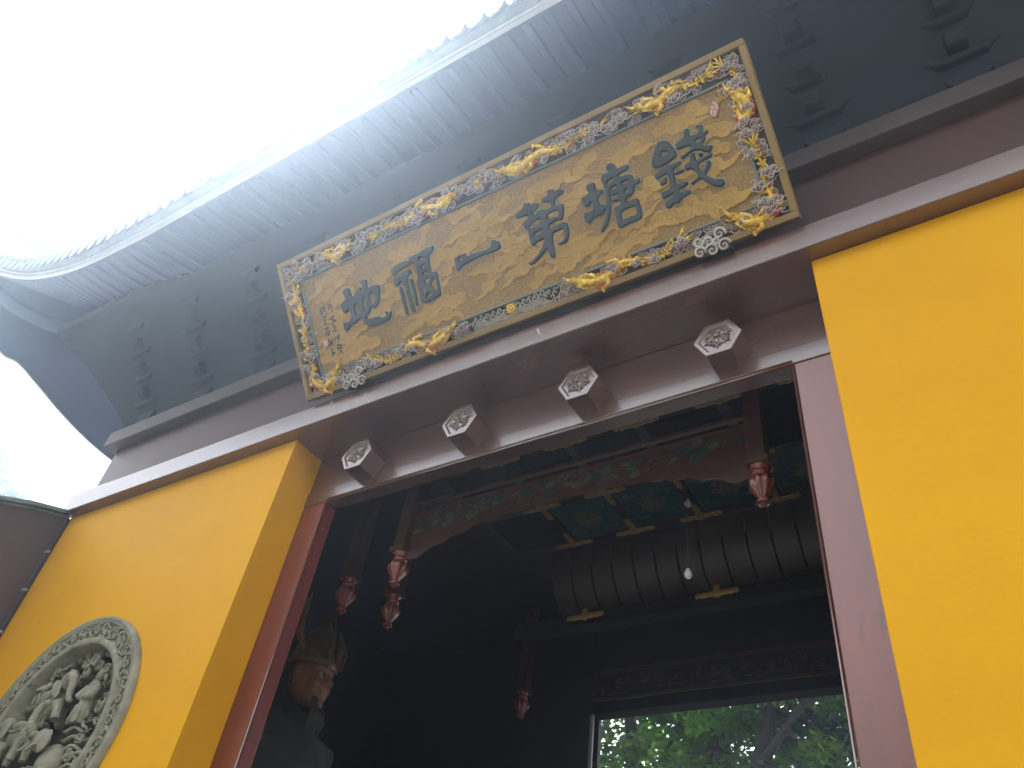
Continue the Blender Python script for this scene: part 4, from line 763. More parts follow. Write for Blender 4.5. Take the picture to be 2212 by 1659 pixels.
# two carved cloud brackets carrying the plaque
for (ua, ub_) in ((.345, .545), (2.824, 3.022)):
    br = MB().box(ua+.012, ub_-.008, -.030, .026, -.075, .026).put('cloud_bracket', MT['pback'], plq); bevel(br, .008)
    b = MB(); um = (ua+ub_)/2; w_ = (ub_-ua)/2
    for (du, v, r, sg) in ((-.62, .058, .030, 1), (.55, .062, .034, -1), (-.1, .040, .026, 1), (-.70, .000, .034, -1), (-.05, -.008, .036, 1), (.62, -.004, .036, -1), (.3, .028, .022, 1)):
        b.cur = 0; b.ell((um+du*w_, v, .026), (r*.8, r*.8, .012), 10, 5)
        b.cur = 1; b.tube([(x, y, .036+.004*i/18) for i, (x, y, _) in enumerate(spiral(um+du*w_, v, r, 1.5, du*5, sg, 18))], [.0042+.0045*i/18 for i in range(19)], 6)
    b.put('cloud_carving', (MT['purple'], MT['lilac']), br)

# ------------------------------------------------------------------ carved stone medallion on the left wall
med = thing('stone_medallion', 'round grey green stone relief with elephants and cloud scrolls set in the yellow wall', 'relief', loc=(MC[0], 0, MC[1]), rot=(PI/2, 0, 0))
b = MB(); b.lathe([(.553, -.150), (.553, .030), (.560, .038), (.588, .040), (.596, .036), (.600, .020), (.692, .020), (.697, .034), (.704, .040), (.716, .036), (.722, .044), (.738, .040), (.746, .022), (.747, .002)], 96)
b.put('ring', MT['stone'], med)
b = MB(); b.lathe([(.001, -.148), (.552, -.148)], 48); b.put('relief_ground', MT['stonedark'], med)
sc_ = MB()
sc_.tube([(x, y, .001) for x, y, _ in spiral(0, .004, .026, 1.5, 1.5, 1, 20)], [.0035+.005*i/20 for i in range(21)], 6)
sc_.tube(crom([(.026, .0, 0), (.045, -.02, .002), (.055, -.034, .002), (.078, -.030, 0)], 4), [.0085]*6+[.006]*4+[.003]*3, 6)
sc_.tube(crom([(-.02, -.020, 0), (-.005, -.036, .002), (.020, -.040, 0)], 4), [.004, .006, .007, .007, .007, .006, .005, .003, .002], 6)
for k in range(5): sc_.tube([(.045, -.012, .002), (.05+.012*k, .010+.007*k, .004), (.046+.017*k, .030+.003*(k % 2), 0)], [.006, .006, .001], 5)
for k in range(3): sc_.tube([(-.012, .026, 0), (-.028-.008*k, .030+.006*k, .003), (-.036-.012*k, .022+.012*k, 0)], [.005, .005, .001], 5)
sc_ = sc_.mesh('scroll_carving')
for k in range(34):
    a = 2*PI*k/34
    put('scroll_carving', sc_, MT['stone'], med, loc=(.647*math.cos(a), .647*math.sin(a), .024), rot=(0, 0, a-PI/2), scale=(1.18, (1.18 if k % 2 else -1.18), 1.6))
pt = MB(); pt.ell((0, 0, 0), (.030, .020, .030), 8, 5); pt = pt.mesh('petal_carving')
for k in range(44):
    a = 2*PI*k/44; put('petal_carving', pt, MT['stone'], med, loc=(.530*math.cos(a), .530*math.sin(a), -.075), rot=(0, 0, a+PI/2))
def elephant(prims, x, y, z, rot=0.0, sc=1.0, mirror=1):
    return put('elephant', blob('elephant', prims, 0.0048, 1), MT['stone'], med, loc=(x, y, z), rot=(0, 0, rot), scale=(sc*mirror, sc, sc))
RZ = lambda a: Matrix.Rotation(a, 3, 'Z')
def ringed(pts, ra, rb, n=5):
    P = crom(pts, n); k = len(P); return ('t', P, [(ra+(rb-ra)*i/(k-1))*(1.10 if i % 2 else 0.90) for i in range(k)])
# walking elephant, head to the right, trunk hanging
def E1():
    return [('e', (-.035, 0, 0), (.135, .085, .066)), ('e', (-.12, -.01, 0), (.072, .082, .064)), ('e', (.125, .075, .035), (.062, .068, .052)), ('e', (.150, .110, .035), (.040, .040, .036)),
            ringed([(.165, .085, .06), (.215, .040, .075), (.232, -.03, .08), (.222, -.10, .08), (.232, -.150, .08), (.255, -.160, .08)], .034, .014),
            ('e', (.070, .030, .080), (.044, .082, .011), RZ(.30)), ('t', [(.165, .055, .075), (.205, .010, .098), (.235, .012, .108)], [.011, .009, .004]),
            ('t', [(.065, -.05, .035), (.080, -.12, .04), (.078, -.19, .04)], [.040, .031, .033]), ('t', [(-.12, -.05, .035), (-.13, -.12, .04), (-.12, -.19, .04)], [.044, .031, .033]),
            ('t', [(.02, -.06, -.03), (.035, -.19, -.03)], [.036, .030]), ('t', [(-.17, -.05, -.02), (-.185, -.19, -.02)], [.036, .030]), ringed([(-.185, .04, 0), (-.212, -.02, .0), (-.205, -.09, .0)], .010, .006, 3),
            ('e', (-.05, .055, .035), (.085, .040, .045)), ('t', [(-.11, .02, .068), (-.05, .005, .078), (.02, .02, .072)], [.009, .009, .009])]
elephant(E1(), -.130, .215, -.045, .42, 0.95)
elephant(E1(), -.315, .005, -.010, 0.05, .86, -1)
# front facing elephant with raised trunk
E3 = [('e', (.03, -.07, -.02), (.095, .115, .070)), ('e', (-.055, .045, .045), (.056, .064, .050)), ('e', (-.06, .085, .04), (.040, .034, .036)),
      ringed([(-.070, .055, .085), (-.100, .095, .115), (-.115, .155, .120), (-.105, .215, .118), (-.070, .245, .115), (-.040, .235, .115)], .032, .015),
      ('e', (.025, .030, .070), (.050, .072, .010), RZ(-.35)), ('e', (-.125, .015, .060), (.036, .066, .010), RZ(.35)),
      ('t', [(-.025, -.12, .05), (-.035, -.20, .055), (-.03, -.28, .05)], [.044, .032, .034]), ('t', [(.085, -.12, .03), (.095, -.20, .03), (.09, -.28, .03)], [.044, .032, .034]),
      ('t', [(-.085, .02, .085), (-.115, -.03, .115), (-.14, -.03, .125)], [.011, .008, .003]), ('t', [(-.03, .015, .09), (-.04, -.035, .12), (-.06, -.04, .13)], [.011, .008, .003])]
elephant(E3, .165, -.125, .015)
def robed(h):
    return [('t', [(0, 0, 0), (0, h*.3, .012), (.004, h*.62, .014), (0, h*.76, .010)], [h*.17, h*.15, h*.13, h*.085]), ('e', (0, h*.90, .014), (h*.085, h*.105, h*.085)), ('e', (0, h*1.02, .008), (h*.05, h*.06, h*.05)),
            ('t', [(-h*.14, h*.66, .02), (-h*.20, h*.45, .05), (-h*.04, h*.42, .07)], [h*.075, h*.075, h*.05]), ('t', [(h*.14, h*.66, .02), (h*.20, h*.45, .05), (h*.04, h*.42, .07)], [h*.075, h*.075, h*.05]),
            ('t', [(-h*.10, h*.3, .05), (-h*.16, 0, .05)], [.010, .010]), ('t', [(h*.06, h*.32, .055), (h*.10, 0, .05)], [.010, .010])]
put('robed_figure', blob('robed_figure', robed(.33), .005, 1), MT['stone'], med, loc=(.235, .045, -.040), rot=(0, 0, -.06))
put('robed_figure', blob('robed_figure', robed(.20), .0045, 1), MT['stone'], med, loc=(-.315, .215, -.055), rot=(0, 0, .05))
def curl_mesh():
    b = MB(); b.ell((0, 0, -.02), (.040, .036, .030), 12, 7)
    b.tube([(x, y, .010) for x, y, _ in spiral(0, 0, .044, 1.6, 0.5, 1, 24)], [.006+.007*i/24 for i in range(25)], 6, flat=1.4)
    b.tube(crom([(.035, -.015, .004), (.07, -.03, 0), (.10, -.01, -.01), (.13, -.03, -.02)], 5), [.013]*8+[.009]*5+[.004]*3, 6); return b.mesh('cloud_curl')
cu = curl_mesh()
for k, (x, y, s_) in enumerate([(.10, .455, .95), (-.011, .462, .8), (-.186, .376, .8), (-.095, .385, .7), (.031, .395, .9), (.30, .322, .9), (.285, .372, .8), (.36, .139, .9), (.39, .075, .95), (.283, .085, .8), (.31, -.051, .8), (.235, .009, .7), (.33, -.15, .9),
                                (.30, -.24, .8), (-.422, .246, .85), (-.27, .43, .7), (.19, .186, .7), (.37, .215, .85), (-.153, .078, .55), (.16, .42, .8), (-.37, .33, .75), (.40, -.25, .9), (-.05, -.20, .8), (-.15, -.30, .9), (.05, -.36, .9), (-.33, -.27, .9), (.22, -.40, .9), (.22, .30, .7), (-.02, .34, .6)]):
    put('cloud_curl', cu, MT['stone'], med, loc=(x, y, -.035-.02*(k % 3)), rot=(0, 0, k*1.3), scale=(s_*(1 if k % 2 else -1), s_, 1))
rb = MB()
for k in range(7):
    x, y = .18+.03*k, .06-.055*k; rb.tube(crom([(x-.10, y+.01, -.04), (x-.03, y-.012, -.02), (x+.03, y+.016, -.03), (x+.10, y-.008, -.05), (x+.15, y+.012, -.06)], 5), [.004]*5+[.011]*10+[.004]*6, 6, flat=1.6)
rb.put('ribbon_carving', MT['stone'], med)

# ------------------------------------------------------------------ side wing wall on the left, with coping and cable
wing = thing('side_wall', 'dull purple brown side wall with sloping tiled coping at the left of the yellow gate wall', 'wall', loc=(-2.63, 0, 0))
prof = [(-.01, 4.985), (-.277, 4.893), (-.528, 4.785), (-1.0, 4.55), (-1.6, 4.30), (-2.4, 4.10), (-3.4, 4.0)]
MB().prism([(-.01, 0)]+prof+[(-3.4, 0)], -.32, 0.0, (1, 2, 0)).put('wall_face', MT['wing'], wing)
ct = MB(); ct.lathe([(.030, -.11), (.034, -.10), (.034, .10), (.030, .11)], 8, a0=-.3, a1=PI+.3); ct = ct.mesh('coping_tile')
pr = resample([(0.02, y, z) for y, z in prof], 0.19)
for p, t in pr:
    for dx in (0.02, -.10):
        o = put('coping_tile', ct, MT['coping'], wing); y_ = Vector((1, 0, 0)).cross(t).normalized(); up = t.cross(Vector((1, 0, 0))).normalized()
        if up.z < 0: up = -up
        M_ = Matrix((t.cross(up).normalized()*-1, up, t)).transposed().to_4x4(); M_.translation = p+Vector((dx, 0, 0))+up*.014+t*.09; o.matrix_basis = M_
b = MB()
for i in range(len(prof)-1): b.tube([(.018, *prof[i]), (.018, *prof[i+1])], .016, 6)
b.put('coping_moulding', MT['coping'], wing)
box('joint_strip', MT['black'], wing, 0.002, .055, -.030, -.004, 0.02, 4.955, .004)
rr = random.Random(9)
cab = thing('cable', 'thin pale cable clipped down the dark corner beside the yellow wall', 'cable', loc=(-2.58, -.04, 0))
cp = crom([(rr.uniform(-.012, .012), rr.uniform(-.006, .004), 4.93-.22*k) for k in range(22)], 5)
b = MB(); b.tube(cp, .0042, 6); b.tube([(x+.018, y+.003, z) for x, y, z in cp], .0035, 6); b.put('cable_run', MT['wing'], cab)
for z in (4.62, 4.28, 3.93, 3.5, 3.0): MB().box(-.016, .034, -.010, .012, z-.006, z+.006).put('clip', MT['white'], cab)

# ------------------------------------------------------------------ hall interior behind the door
YB = 4.1
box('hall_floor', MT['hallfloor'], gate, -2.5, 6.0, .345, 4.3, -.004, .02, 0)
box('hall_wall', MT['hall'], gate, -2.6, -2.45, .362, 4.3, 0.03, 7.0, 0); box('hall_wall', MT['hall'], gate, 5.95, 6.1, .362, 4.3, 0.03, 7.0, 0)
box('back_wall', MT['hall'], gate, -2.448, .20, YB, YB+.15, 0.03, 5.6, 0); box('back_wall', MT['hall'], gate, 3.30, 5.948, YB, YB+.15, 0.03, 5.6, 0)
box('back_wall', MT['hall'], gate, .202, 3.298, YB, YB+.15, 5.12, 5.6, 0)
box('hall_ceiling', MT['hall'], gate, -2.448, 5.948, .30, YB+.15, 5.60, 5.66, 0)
bf = box('back_door_lintel', MT['rail'], gate, .202, 3.298, YB-.04, YB+.12, 4.69, 4.80, .006)
box('lintel_moulding', MT['carve'], bf, .202, 3.298, YB-.055, YB-.042, 4.80, 4.83, .003); box('lintel_moulding', MT['carve'], bf, .202, 3.298, YB-.055, YB-.042, 5.06, 5.10, .003)
cb = box('carved_panel', MT['hall'], bf, .202, 3.298, YB-.020, YB+.10, 4.832, 5.118, 0)
box('back_jamb', MT['white'], gate, .165, .20, YB-.02, YB+.10, 0.03, 4.69, .004); box('back_jamb', MT['hall'], gate, 3.30, 3.38, YB-.03, YB+.10, 0.03, 4.69, .004)
crv = MB(); rr = random.Random(21)
crv.tube([(x, y, 0) for x, y, _ in spiral(0, 0, .05, 1.3, 0, 1, 14)], [.006+.006*i/14 for i in range(15)], 5); crv.tube([(.05, 0, 0), (.09, .03, .006), (.13, .02, 0)], [.012, .012, .003], 5); crv.ell((0, 0, -.004), (.03, .03, .014), 8, 4)
crv = crv.mesh('scroll_carving')
for k in range(22):
    put('carving', crv, MT['carve'], cb if False else bf, loc=(.30+k*.137, YB-.024, 4.945+rr.uniform(-.05, .05)), rot=(PI/2, rr.choice([0, PI]), 0), scale=(rr.choice([-1, 1]), 1, 1))
for k in range(6): box('stepped_rail', MT['carve'], bf, .35+k*.5, .60+k*.5, YB-.050, YB-.038, 4.845+(.03 if k % 2 else 0), 4.868+(.03 if k % 2 else 0), .003)
# coffered ceiling: teal panels between ribs with gilt corner fittings
ZC = 5.0; XG = [.655, 1.166, 1.672, 2.176, 2.72, 3.226]; YG = [.79, 1.36, 1.86]
def flower2(seed):
    b = MB()
    for k in range(8):
        a = 2*PI*k/8; c, s = math.cos(a), math.sin(a); b.ell((c*.072, s*.072, -.004), (.040, .026, .008), 8, 4, Matrix.Rotation(a, 3, 'Z'))
    b.ell((0, 0, -.006), (.042, .042, .012), 12, 5); b.tube([(x, y, -.012) for x, y, _ in spiral(0, 0, .032, 1.3, seed, 1, 12)], .005, 5)
    for k in range(8):
        a = 2*PI*k/8+.39; b.ell((math.cos(a)*.112, math.sin(a)*.112, -.003), (.022, .013, .006), 6, 4, Matrix.Rotation(a, 3, 'Z'))
    for k in range(4):
        a = PI/4+PI/2*k; x, y = math.cos(a)*.215, math.sin(a)*.195; b.tube([(x+math.cos(a+t)*.05, y+math.sin(a+t)*.04, -.003) for t in (-2.2, -1.5, -.6, 0, .6, 1.5, 2.2)], [.004, .009, .008, .012, .008, .009, .004], 5)
    return b.mesh('ceiling_flower')
F2 = flower2(.3)
for i in range(1, 5):
    for j in (1,):
        x0, x1, y0, y1 = XG[i]+.035, XG[i+1]-.035, YG[j]+.035, YG[j+1]-.035
        p = put('ceiling_panel', MB().box(-(x1-x0)/2, (x1-x0)/2, -(y1-y0)/2, (y1-y0)/2, 0, .02).mesh('ceiling_panel'), MT['teal'], gate, loc=((x0+x1)/2, (y0+y1)/2, ZC+.012)); bevel(p, .012)
        put('ceiling_flower', F2, MT['tealflower'], p, rot=(0, 0, .0), scale=((x1-x0)/.52, (y1-y0)/.52, 1))
box('ceiling_board', MT['rail'], gate, XG[0], XG[-1], YG[0], YG[1]-.034, ZC+.004, ZC+.02, 0)
box('ceiling_board', MT['rail'], gate, XG[0], XG[1]-.034, YG[1]+.034, YG[2], ZC+.004, ZC+.02, 0)
for x in XG: box('ceiling_rib', MT['hall'], gate, x-.033, x+.033, YG[0]-.03, YG[2]+.03, ZC, ZC+.05, .006)
for y in YG: box('ceiling_rib', MT['hall'], gate, XG[0]-.03, XG[-1]+.03, y-.033, y+.033, ZC+.0008, ZC+.0508, .006)
tf = MB()
def bar(b, x0, y0, x1, y1, w_=.026):
    b.tube([(x0, y0, 0), (x0*.75+x1*.25, y0*.75+y1*.25, -.003), (x0*.5+x1*.5, y0*.5+y1*.5, -.001), (x0*.25+x1*.75, y0*.25+y1*.75, -.003), (x1, y1, 0)], [w_*.6, w_, w_*.85, w_, w_*.6], 6, flat=.35, up=(0, 0, 1))
    b.ell((x1, y1, 0), (w_*.9, w_*.9, .008), 8, 4)
def fit(dirs):
    b = MB(); b.ell((0, 0, -.002), (.036, .036, .012), 10, 5); b.ell((0, 0, -.012), (.013, .013, .008), 8, 4)
    for dx, dy in dirs: bar(b, 0, 0, dx*.135, dy*.135)
    return b.mesh('corner_fitting')
FT = fit([(-1, 0), (1, 0), (0, -1)]); FX = fit([(-1, 0), (1, 0), (0, 1), (0, -1)]); FF = fit([(-1, 0), (1, 0)])
for x in XG[1:]:
    put('corner_fitting', FT, MT['fitting'], gate, loc=(x, YG[2], ZC-.004)); put('corner_fitting', FX, MT['fitting'], gate, loc=(x, YG[1], ZC-.004)); put('corner_fitting', FF, MT['fitting'], gate, loc=(x, YG[0], ZC-.004))
# curved cove boards running down from the coffers to a rail
for k in range(15):
    xa = .95+k*.168
    rows = []
    for (dx, off) in ((0.006, .004), (.03, -.004), (.13, -.004), (.160, .004)):
        rows.append([(xa+dx, 1.90+.27*(1-math.cos(a))-off*.5, 4.56+.43*(1-math.sin(a))+off if False else 4.99-.43*math.sin(a)+off) for a in [PI/2*i/8 for i in range(9)]])
    o = put('cove_board', loft(rows, 'cove_board'), MT['cove'], gate)
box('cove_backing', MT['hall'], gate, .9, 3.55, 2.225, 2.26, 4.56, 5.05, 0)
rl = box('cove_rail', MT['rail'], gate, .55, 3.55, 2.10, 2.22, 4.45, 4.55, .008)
for x in (1.166, 2.176): put('corner_fitting', fit([(-1, 0), (1, 0), (0, 1)]), MT['fitting'], gate, loc=(x, 2.092, 4.52), rot=(PI/2, 0, 0))
box('cross_beam', MT['hall'], gate, -2.4, 5.9, .66, .80, 5.02, 5.22, .01)
# carved hanging valance between the posts
val = box('carved_valance', MT['carve'], gate, .60, 2.90, .685, .715, 4.715, 4.745, .005)
box('valance_rail', MT['carve'], val, .60, 2.90, .687, .713, 4.655, 4.672, .004)
LV = [(.60, 4.30), (.70, 4.29), (.78, 4.345), (.88, 4.36), (.94, 4.40), (1.05, 4.405), (1.12, 4.445), (1.30, 4.45), (1.34, 4.47), (1.75, 4.47)]
poly = [(.60, 4.655)]+LV; poly = poly+[(3.5-x, z) for x, z in reversed(poly)][1:]
MB().prism(poly, .694, .708, (0, 2, 1)).put('valance_board', MT['carve'], val)
rr = random.Random(31)
pieces = [MB().box(-.05, .05, -.010, .010, -.016, .016).mesh('valance_carving'), crv, MB().prism([(-.05, -.02), (-.01, -.03), (.04, -.01), (.05, .02), (0, .03), (-.04, .012)], -.012, .012, (0, 2, 1)).mesh('valance_carving')]
PM = [MT['carve'], MT['teal'], MT['carve'], MT['tealflower']]
for k in range(70):
    x = .66+2.18*k/69; j = k % 3; me = pieces[j]; z = rr.uniform(4.50, 4.63)
    o = put('valance_carving', me.copy() if False else me, None, val, loc=(x, .688, z), rot=((PI/2, 0, 0) if j == 1 else (0, rr.uniform(-.3, .3), 0)), scale=(.7, .7 if j == 1 else 1, .8))
    if len(me.materials) == 0: me.materials.append(MT['carve'])
    o.material_slots[0].link = 'OBJECT'; o.material_slots[0].material = PM[rr.randrange(4)]
# hanging posts ending in lotus buds
BUD = MB(); BUD.lathe([(.052, .0), (.056, -.010), (.040, -.020), (.036, -.030), (.046, -.038), (.048, -.052), (.038, -.060), (.034, -.066)], 24)
BUD.lathe([(.036, -.062), (.058, -.082), (.064, -.105), (.058, -.135), (.042, -.165), (.026, -.190), (.020, -.200)], 40, lobes=8, amp=.22)
BUD.lathe([(.020, -.196), (.030, -.212), (.036, -.224), (.030, -.232), (.016, -.230), (.012, -.245), (.0, -.252)], 24, lobes=8, amp=.15)
bud = BUD.mesh('lotus_bud')
for i, (x, y, z, s_) in enumerate(((.555, .70, 4.352, 1.0), (2.945, .70, 4.352, 1.0), (-.075, .90, 4.395, 1.05), (.095, 1.20, 4.395, 1.0), (-.23, 3.5, 4.70, 1.0))):
    p = MB().box(-.048, .048, -.048, .048, 0, 5.55-z).put('hanging_post', MT['carve'], gate, loc=(x, y, z)); bevel(p, .006)
    MB().box(-.060, .060, -.060, .060, .0, .035).put('collar', MT['carve'], p)
    put('lotus_bud', bud, MT['bud'], p, scale=(s_, s_, s_))
# light bulbs
bl = MB(); bl.lathe([(0, -.040), (.014, -.037), (.022, -.026), (.024, -.014), (.020, .0), (.013, .014), (.011, .022)], 16); bl = bl.mesh('bulb'); sk = MB(); sk.lathe([(.012, .020), (.013, .022), (.013, .050), (.006, .056), (0, .056)], 12); sk = sk.mesh('socket')
for (x, y, z, lab, L) in ((2.334, 1.20, 4.14, 'bare white bulb hanging low in front of the curved ceiling boards', .84), (2.176, 1.62, 4.955, 'bare white bulb fixed between two teal ceiling panels', .02)):
    t = thing('light_bulb', lab, 'bulb', loc=(x, y, z), group='bare bulbs in the hall')
    put('bulb', bl, MT['glass'], t); put('socket', sk, MT['black'], t); b = MB(); b.tube([(0, 0, .055), (0, 0, .055+L-.02)], .003, 5); b.put('cord', MT['black'], t)

# ------------------------------------------------------------------ guardian statue in the dark left corner of the hall
stt = thing('guardian_statue', 'painted guardian statue with orange face and tall crown behind the left door jamb', 'statue', loc=(-.86, 1.5, 0), rot=(0, 0, .22))
# local x = the way the statue faces
bd = [('t', [(-.05, 0, .35), (-.04, 0, 1.4), (-.02, 0, 2.4), (0, 0, 3.0), (-.02, 0, 3.50)], [.50, .46, .42, .44, .30]), ('e', (0, 0, 3.30), (.30, .58, .26)),
      ('t', [(0, .45, 3.40), (.05, .66, 2.95), (.35, .48, 2.7)], [.17, .15, .10]), ('t', [(0, -.45, 3.40), (.05, -.66, 2.95), (.35, -.48, 2.7)], [.17, .15, .10]), ('t', [(.02, 0, 3.4), (.03, 0, 3.75)], [.15, .13]),
      ('t', [(-.2, .30, 3.60), (.05, .34, 3.60), (.22, .15, 3.50), (.24, -.15, 3.50), (.05, -.34, 3.60), (-.2, -.30, 3.60)], [.08]*6)]
body = put('robed_body', blob('robed_body', bd, .032, 5), MT['robe'], stt)
hd = [('e', (0, 0, 4.03), (.165, .150, .195)), ('e', (.055, 0, 3.93), (.125, .115, .125)), ('e', (.10, 0, 4.09), (.075, .12, .035)), ('t', [(.14, 0, 4.07), (.185, 0, 3.99), (.178, 0, 3.965)], [.022, .033, .030]), ('e', (.165, .028, 3.968), (.024, .022, .018)), ('e', (.165, -.028, 3.968), (.024, .022, .018)),
      ('e', (.150, 0, 3.905), (.03, .055, .014)), ('e', (.145, 0, 3.878), (.03, .045, .014)), ('e', (.12, 0, 3.83), (.05, .055, .045)), ('e', (.10, .085, 3.97), (.05, .045, .05)), ('e', (.10, -.085, 3.97), (.05, .045, .05)), ('e', (-.02, .155, 4.0), (.035, .022, .075)), ('e', (-.02, -.155, 4.0), (.035, .022, .075))]
head = put('head', blob('head', hd, .010, 2), MT['skin'], stt)
for s_ in (-1, 1):
    b = MB(); b.ell((.138, s_*.062, 4.035), (.026, .034, .024), 10, 6); e = b.put('eye', MT['ivory'], head); MB().ell((.158, s_*.060, 4.033), (.010, .016, .016), 8, 5).put('pupil', MT['black'], e) if False else None
    MB().ell((.159, s_*.060, 4.033), (.008, .017, .017), 8, 5).put('pupil', MT['black'], head)
    b = MB(); b.tube([(.155, s_*.02, 4.085), (.160, s_*.07, 4.110), (.125, s_*.125, 4.125)], [.012, .017, .006], 6); b.put('eyebrow', MT['black'], head)
b = MB()
for k in range(9): b.tube([(.14, (k-4)*.018, 3.86), (.16, (k-4)*.024, 3.74), (.13, (k-4)*.020, 3.62-.02*abs(k-4))], [.014, .016, .003], 6)
b.put('beard', MT['hall'], head)
cw = MB(); cw.lathe([(.185, 4.10), (.196, 4.13), (.188, 4.19), (.165, 4.24), (.16, 4.30), (.12, 4.37), (.085, 4.42), (.05, 4.46), (.04, 4.52), (0, 4.55)], 24)
co = cw.put('crown', MT['crown'], stt)
b = MB()
for k in range(3):
    a = (k-1)*.6; c, s = math.cos(a), math.sin(a); b.tube([(c*.19, s*.19, 4.14), (c*.20, s*.20, 4.27), (c*.15, s*.15, 4.42)], [.040, .042, .004], 6, flat=.35)
b.put('crown_leaf', MT['crown'], co)
for s_ in (-1, 1):
    b = MB(); b.tube([(0, s_*.19, 4.18), (-.02, s_*.27, 4.28), (-.05, s_*.25, 4.45), (-.07, s_*.20, 4.66)], [.02, .03, .025, .004], 6); b.put('crown_ribbon', MT['skin'], co)
b = MB(); b.box(-.7, .7, -.8, .8, 0.022, .40); b.put('plinth', MT['stone'], stt)

# ------------------------------------------------------------------ trees beyond the back door and one at the far left
def leaf_mesh(name, centres, per, rad, size, seed):
    r = np.random.default_rng(seed); n = len(centres)*per
    C_ = np.repeat(np.array(centres), per, 0); off = r.normal(0, 1, (n, 3)); off *= (r.random((n, 1))**.5)*rad/np.linalg.norm(off, axis=1, keepdims=True); off[:, 2] *= .55
    P = C_+off; az = r.uniform(0, 2*PI, n); dr = r.uniform(-1.1, .25, n); L = size*r.uniform(.65, 1.35, n); W_ = L*.30
    d = np.stack([np.cos(az)*np.cos(dr), np.sin(az)*np.cos(dr), np.sin(dr)], 1); sidev = np.stack([-np.sin(az), np.cos(az), r.uniform(-.7, .7, n)], 1); sidev /= np.linalg.norm(sidev, axis=1, keepdims=True)
    nrm = np.cross(d, sidev)
    a = P; m_ = P+d*(L*.5)[:, None]+nrm*(L*.06)[:, None]; c = P+d*L[:, None]; l = P+d*(L*.45)[:, None]+sidev*W_[:, None]; rr_ = P+d*(L*.45)[:, None]-sidev*W_[:, None]
    V = np.stack([a, l, c, rr_, m_], 1).reshape(-1, 3); base = np.arange(n)*5
    F = np.stack([np.stack([base, base+4, base+1], 1), np.stack([base+1, base+4, base+2], 1), np.stack([base+2, base+4, base+3], 1), np.stack([base+3, base+4, base], 1)], 1).reshape(-1, 3)
    me = bpy.data.meshes.new(name); me.vertices.add(len(V)); me.vertices.foreach_set('co', V.ravel().astype(np.float32)); nl = len(F)
    me.loops.add(nl*3); me.loops.foreach_set('vertex_index', F.ravel().astype(np.int32)); me.polygons.add(nl); me.polygons.foreach_set('loop_start', np.arange(0, nl*3, 3, dtype=np.int32)); me.polygons.foreach_set('loop_total', np.full(nl, 3, np.int32)); me.update(); return me
def tree(label, base, limbs, ctr, ext, ncl, per, leaf, size, seed, group=None, m='leaf', rad=.55, shade_canopy=None):
    t = thing('tree', label, 'tree', loc=base, group=group); r = random.Random(seed)
    for i, (P, R0, R1) in enumerate(limbs):
        Q = crom(P, 6); n = len(Q); b = MB(); b.tube(Q, [R0+(R1-R0)*k/(n-1) for k in range(n)], 9); b.put('trunk' if i == 0 else 'limb', MT['bark'], t)
    cs = []
    while len(cs) < ncl:
        p = [r.uniform(-1, 1) for _ in range(3)]
        if sum(x*x for x in p) < 1: cs.append([ctr[k]+p[k]*ext[k] for k in range(3)])
    if shade_canopy:
        while len(cs) < ncl+shade_canopy[2]: cs.append([shade_canopy[0][k]+r.uniform(-1, 1)*shade_canopy[1][k] for k in range(3)])
    tw = MB()
    tips = [q for P, _, _ in limbs for q in P[1:]]
    for c in cs[:ncl:3]:
        a = min(tips, key=lambda q: sum((q[k]-c[k])**2 for k in range(3))); mid = [(a[k]+c[k])/2+r.uniform(-.15, .15) for k in range(3)]
        tw.tube([a, mid, c], [.035, .022, .008], 5)
    tw.put('twig', MT['bark'], t)
    put('crown', leaf_mesh('crown', cs, per, rad, size, seed), MT[m], t)
GT = 'trees seen through the back doorway'
tree('leaning tree with a forked dark trunk seen through the middle of the back doorway', (-.9, 10, 0), [
    ([(0, 0, 0), (.1, 0, 3), (.45, 0, 5.6), (.75, 0, 6.4), (.95, .1, 7.2), (1.1, .2, 9)], .17, .07), ([(.6, 0, 5.9), (.05, .1, 6.7), (-.2, .2, 7.8)], .08, .035), ([(.75, 0, 6.3), (1.3, -.2, 6.8), (1.9, -.3, 7.4), (2.3, -.3, 8)], .07, .03)],
    (.5, .6, 7.7), (2.0, 1.6, 2.0), 120, 95, 'leaf', .15, 1, GT, rad=.42)
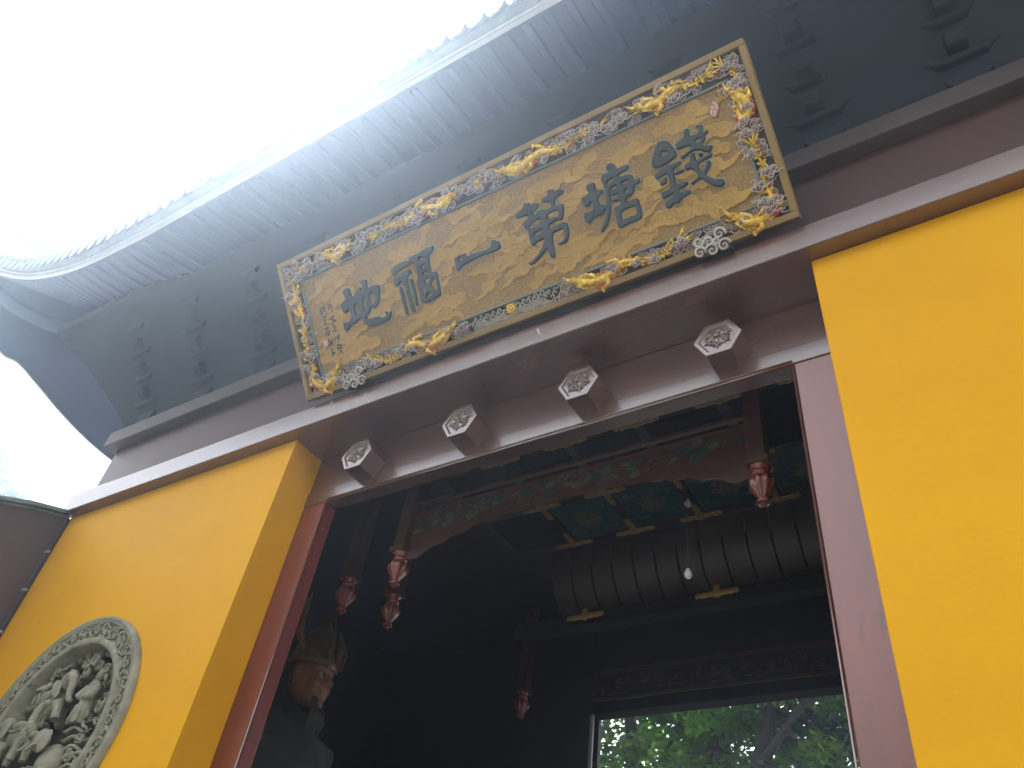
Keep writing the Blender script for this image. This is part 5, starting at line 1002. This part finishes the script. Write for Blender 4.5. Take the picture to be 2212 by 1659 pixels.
tree('dark branching tree at the right of the back doorway beside the door jamb', (1.2, 10.8, 0), [
    ([(0, 0, 0), (-.1, 0, 3), (-.35, 0, 5.8), (-.55, 0, 6.5), (-.35, 0, 7.3), (.2, 0, 8.5)], .17, .07), ([(-.5, 0, 6.5), (.2, -.2, 7.2), (.9, -.3, 7.5), (1.5, -.3, 7.5)], .11, .05), ([(-.2, 0, 7.4), (.25, -.2, 6.9), (.75, -.3, 6.4)], .06, .03), ([(-.4, 0, 6.9), (-.9, .1, 7.8), (-1.2, .2, 8.8)], .07, .03)],
    (.3, .4, 7.9), (2.0, 1.6, 2.1), 115, 90, 'leaf2', .14, 2, GT, m='leaf2', rad=.42)
tree('bright green leafy tree at the left edge of the back doorway', (-3.3, 11.5, 0), [
    ([(0, 0, 0), (.1, 0, 4), (.3, 0, 6.5), (.2, 0, 9)], .22, .08), ([(.3, 0, 6), (1.0, -.2, 7.0), (1.5, -.3, 8.0)], .09, .04)],
    (.5, 0, 7.8), (2.1, 1.5, 2.2), 115, 95, 'leaf', .16, 3, GT, rad=.45, shade_canopy=((-.6, -3.0, 11.8), (5.0, 5.0, 1.0), 560))  # unseen high leaves added to keep sun off the air behind the hall
tree('distant tree with a sprig showing above the side wall at the left edge', (-26.9, 6, 0), [([(0, 0, 0), (.2, 0, 7), (.0, 0, 12), (.3, 0, 16)], .35, .10), ([(.1, 0, 11), (1.2, 0, 13.5), (1.9, 0, 15.0)], .12, .05)],
    (.1, 0, 15.3), (2.0, 2.0, 2.6), 90, 70, 'leaf', .28, 4, None, rad=.65)

# ------------------------------------------------------------------ volume box added to imitate the glare veil along the eave
hz = MB().box(-34, 34, -73, 16, -1.0, 28.5).put('glare_haze', None); hz['kind'] = 'stuff'
hm = bpy.data.materials.new('glare_haze_air'); hm.use_nodes = True; n_ = hm.node_tree; n_.nodes.remove(n_.nodes['Principled BSDF'])
vp = n_.nodes.new('ShaderNodeVolumePrincipled'); vp.inputs['Density'].default_value = 0.0056; vp.inputs['Color'].default_value = (0.64, 0.80, 1.0, 1); vp.inputs['Anisotropy'].default_value = 0.76
n_.links.new(vp.outputs[0], n_.nodes['Material Output'].inputs['Volume']); hz.data.materials.append(hm)
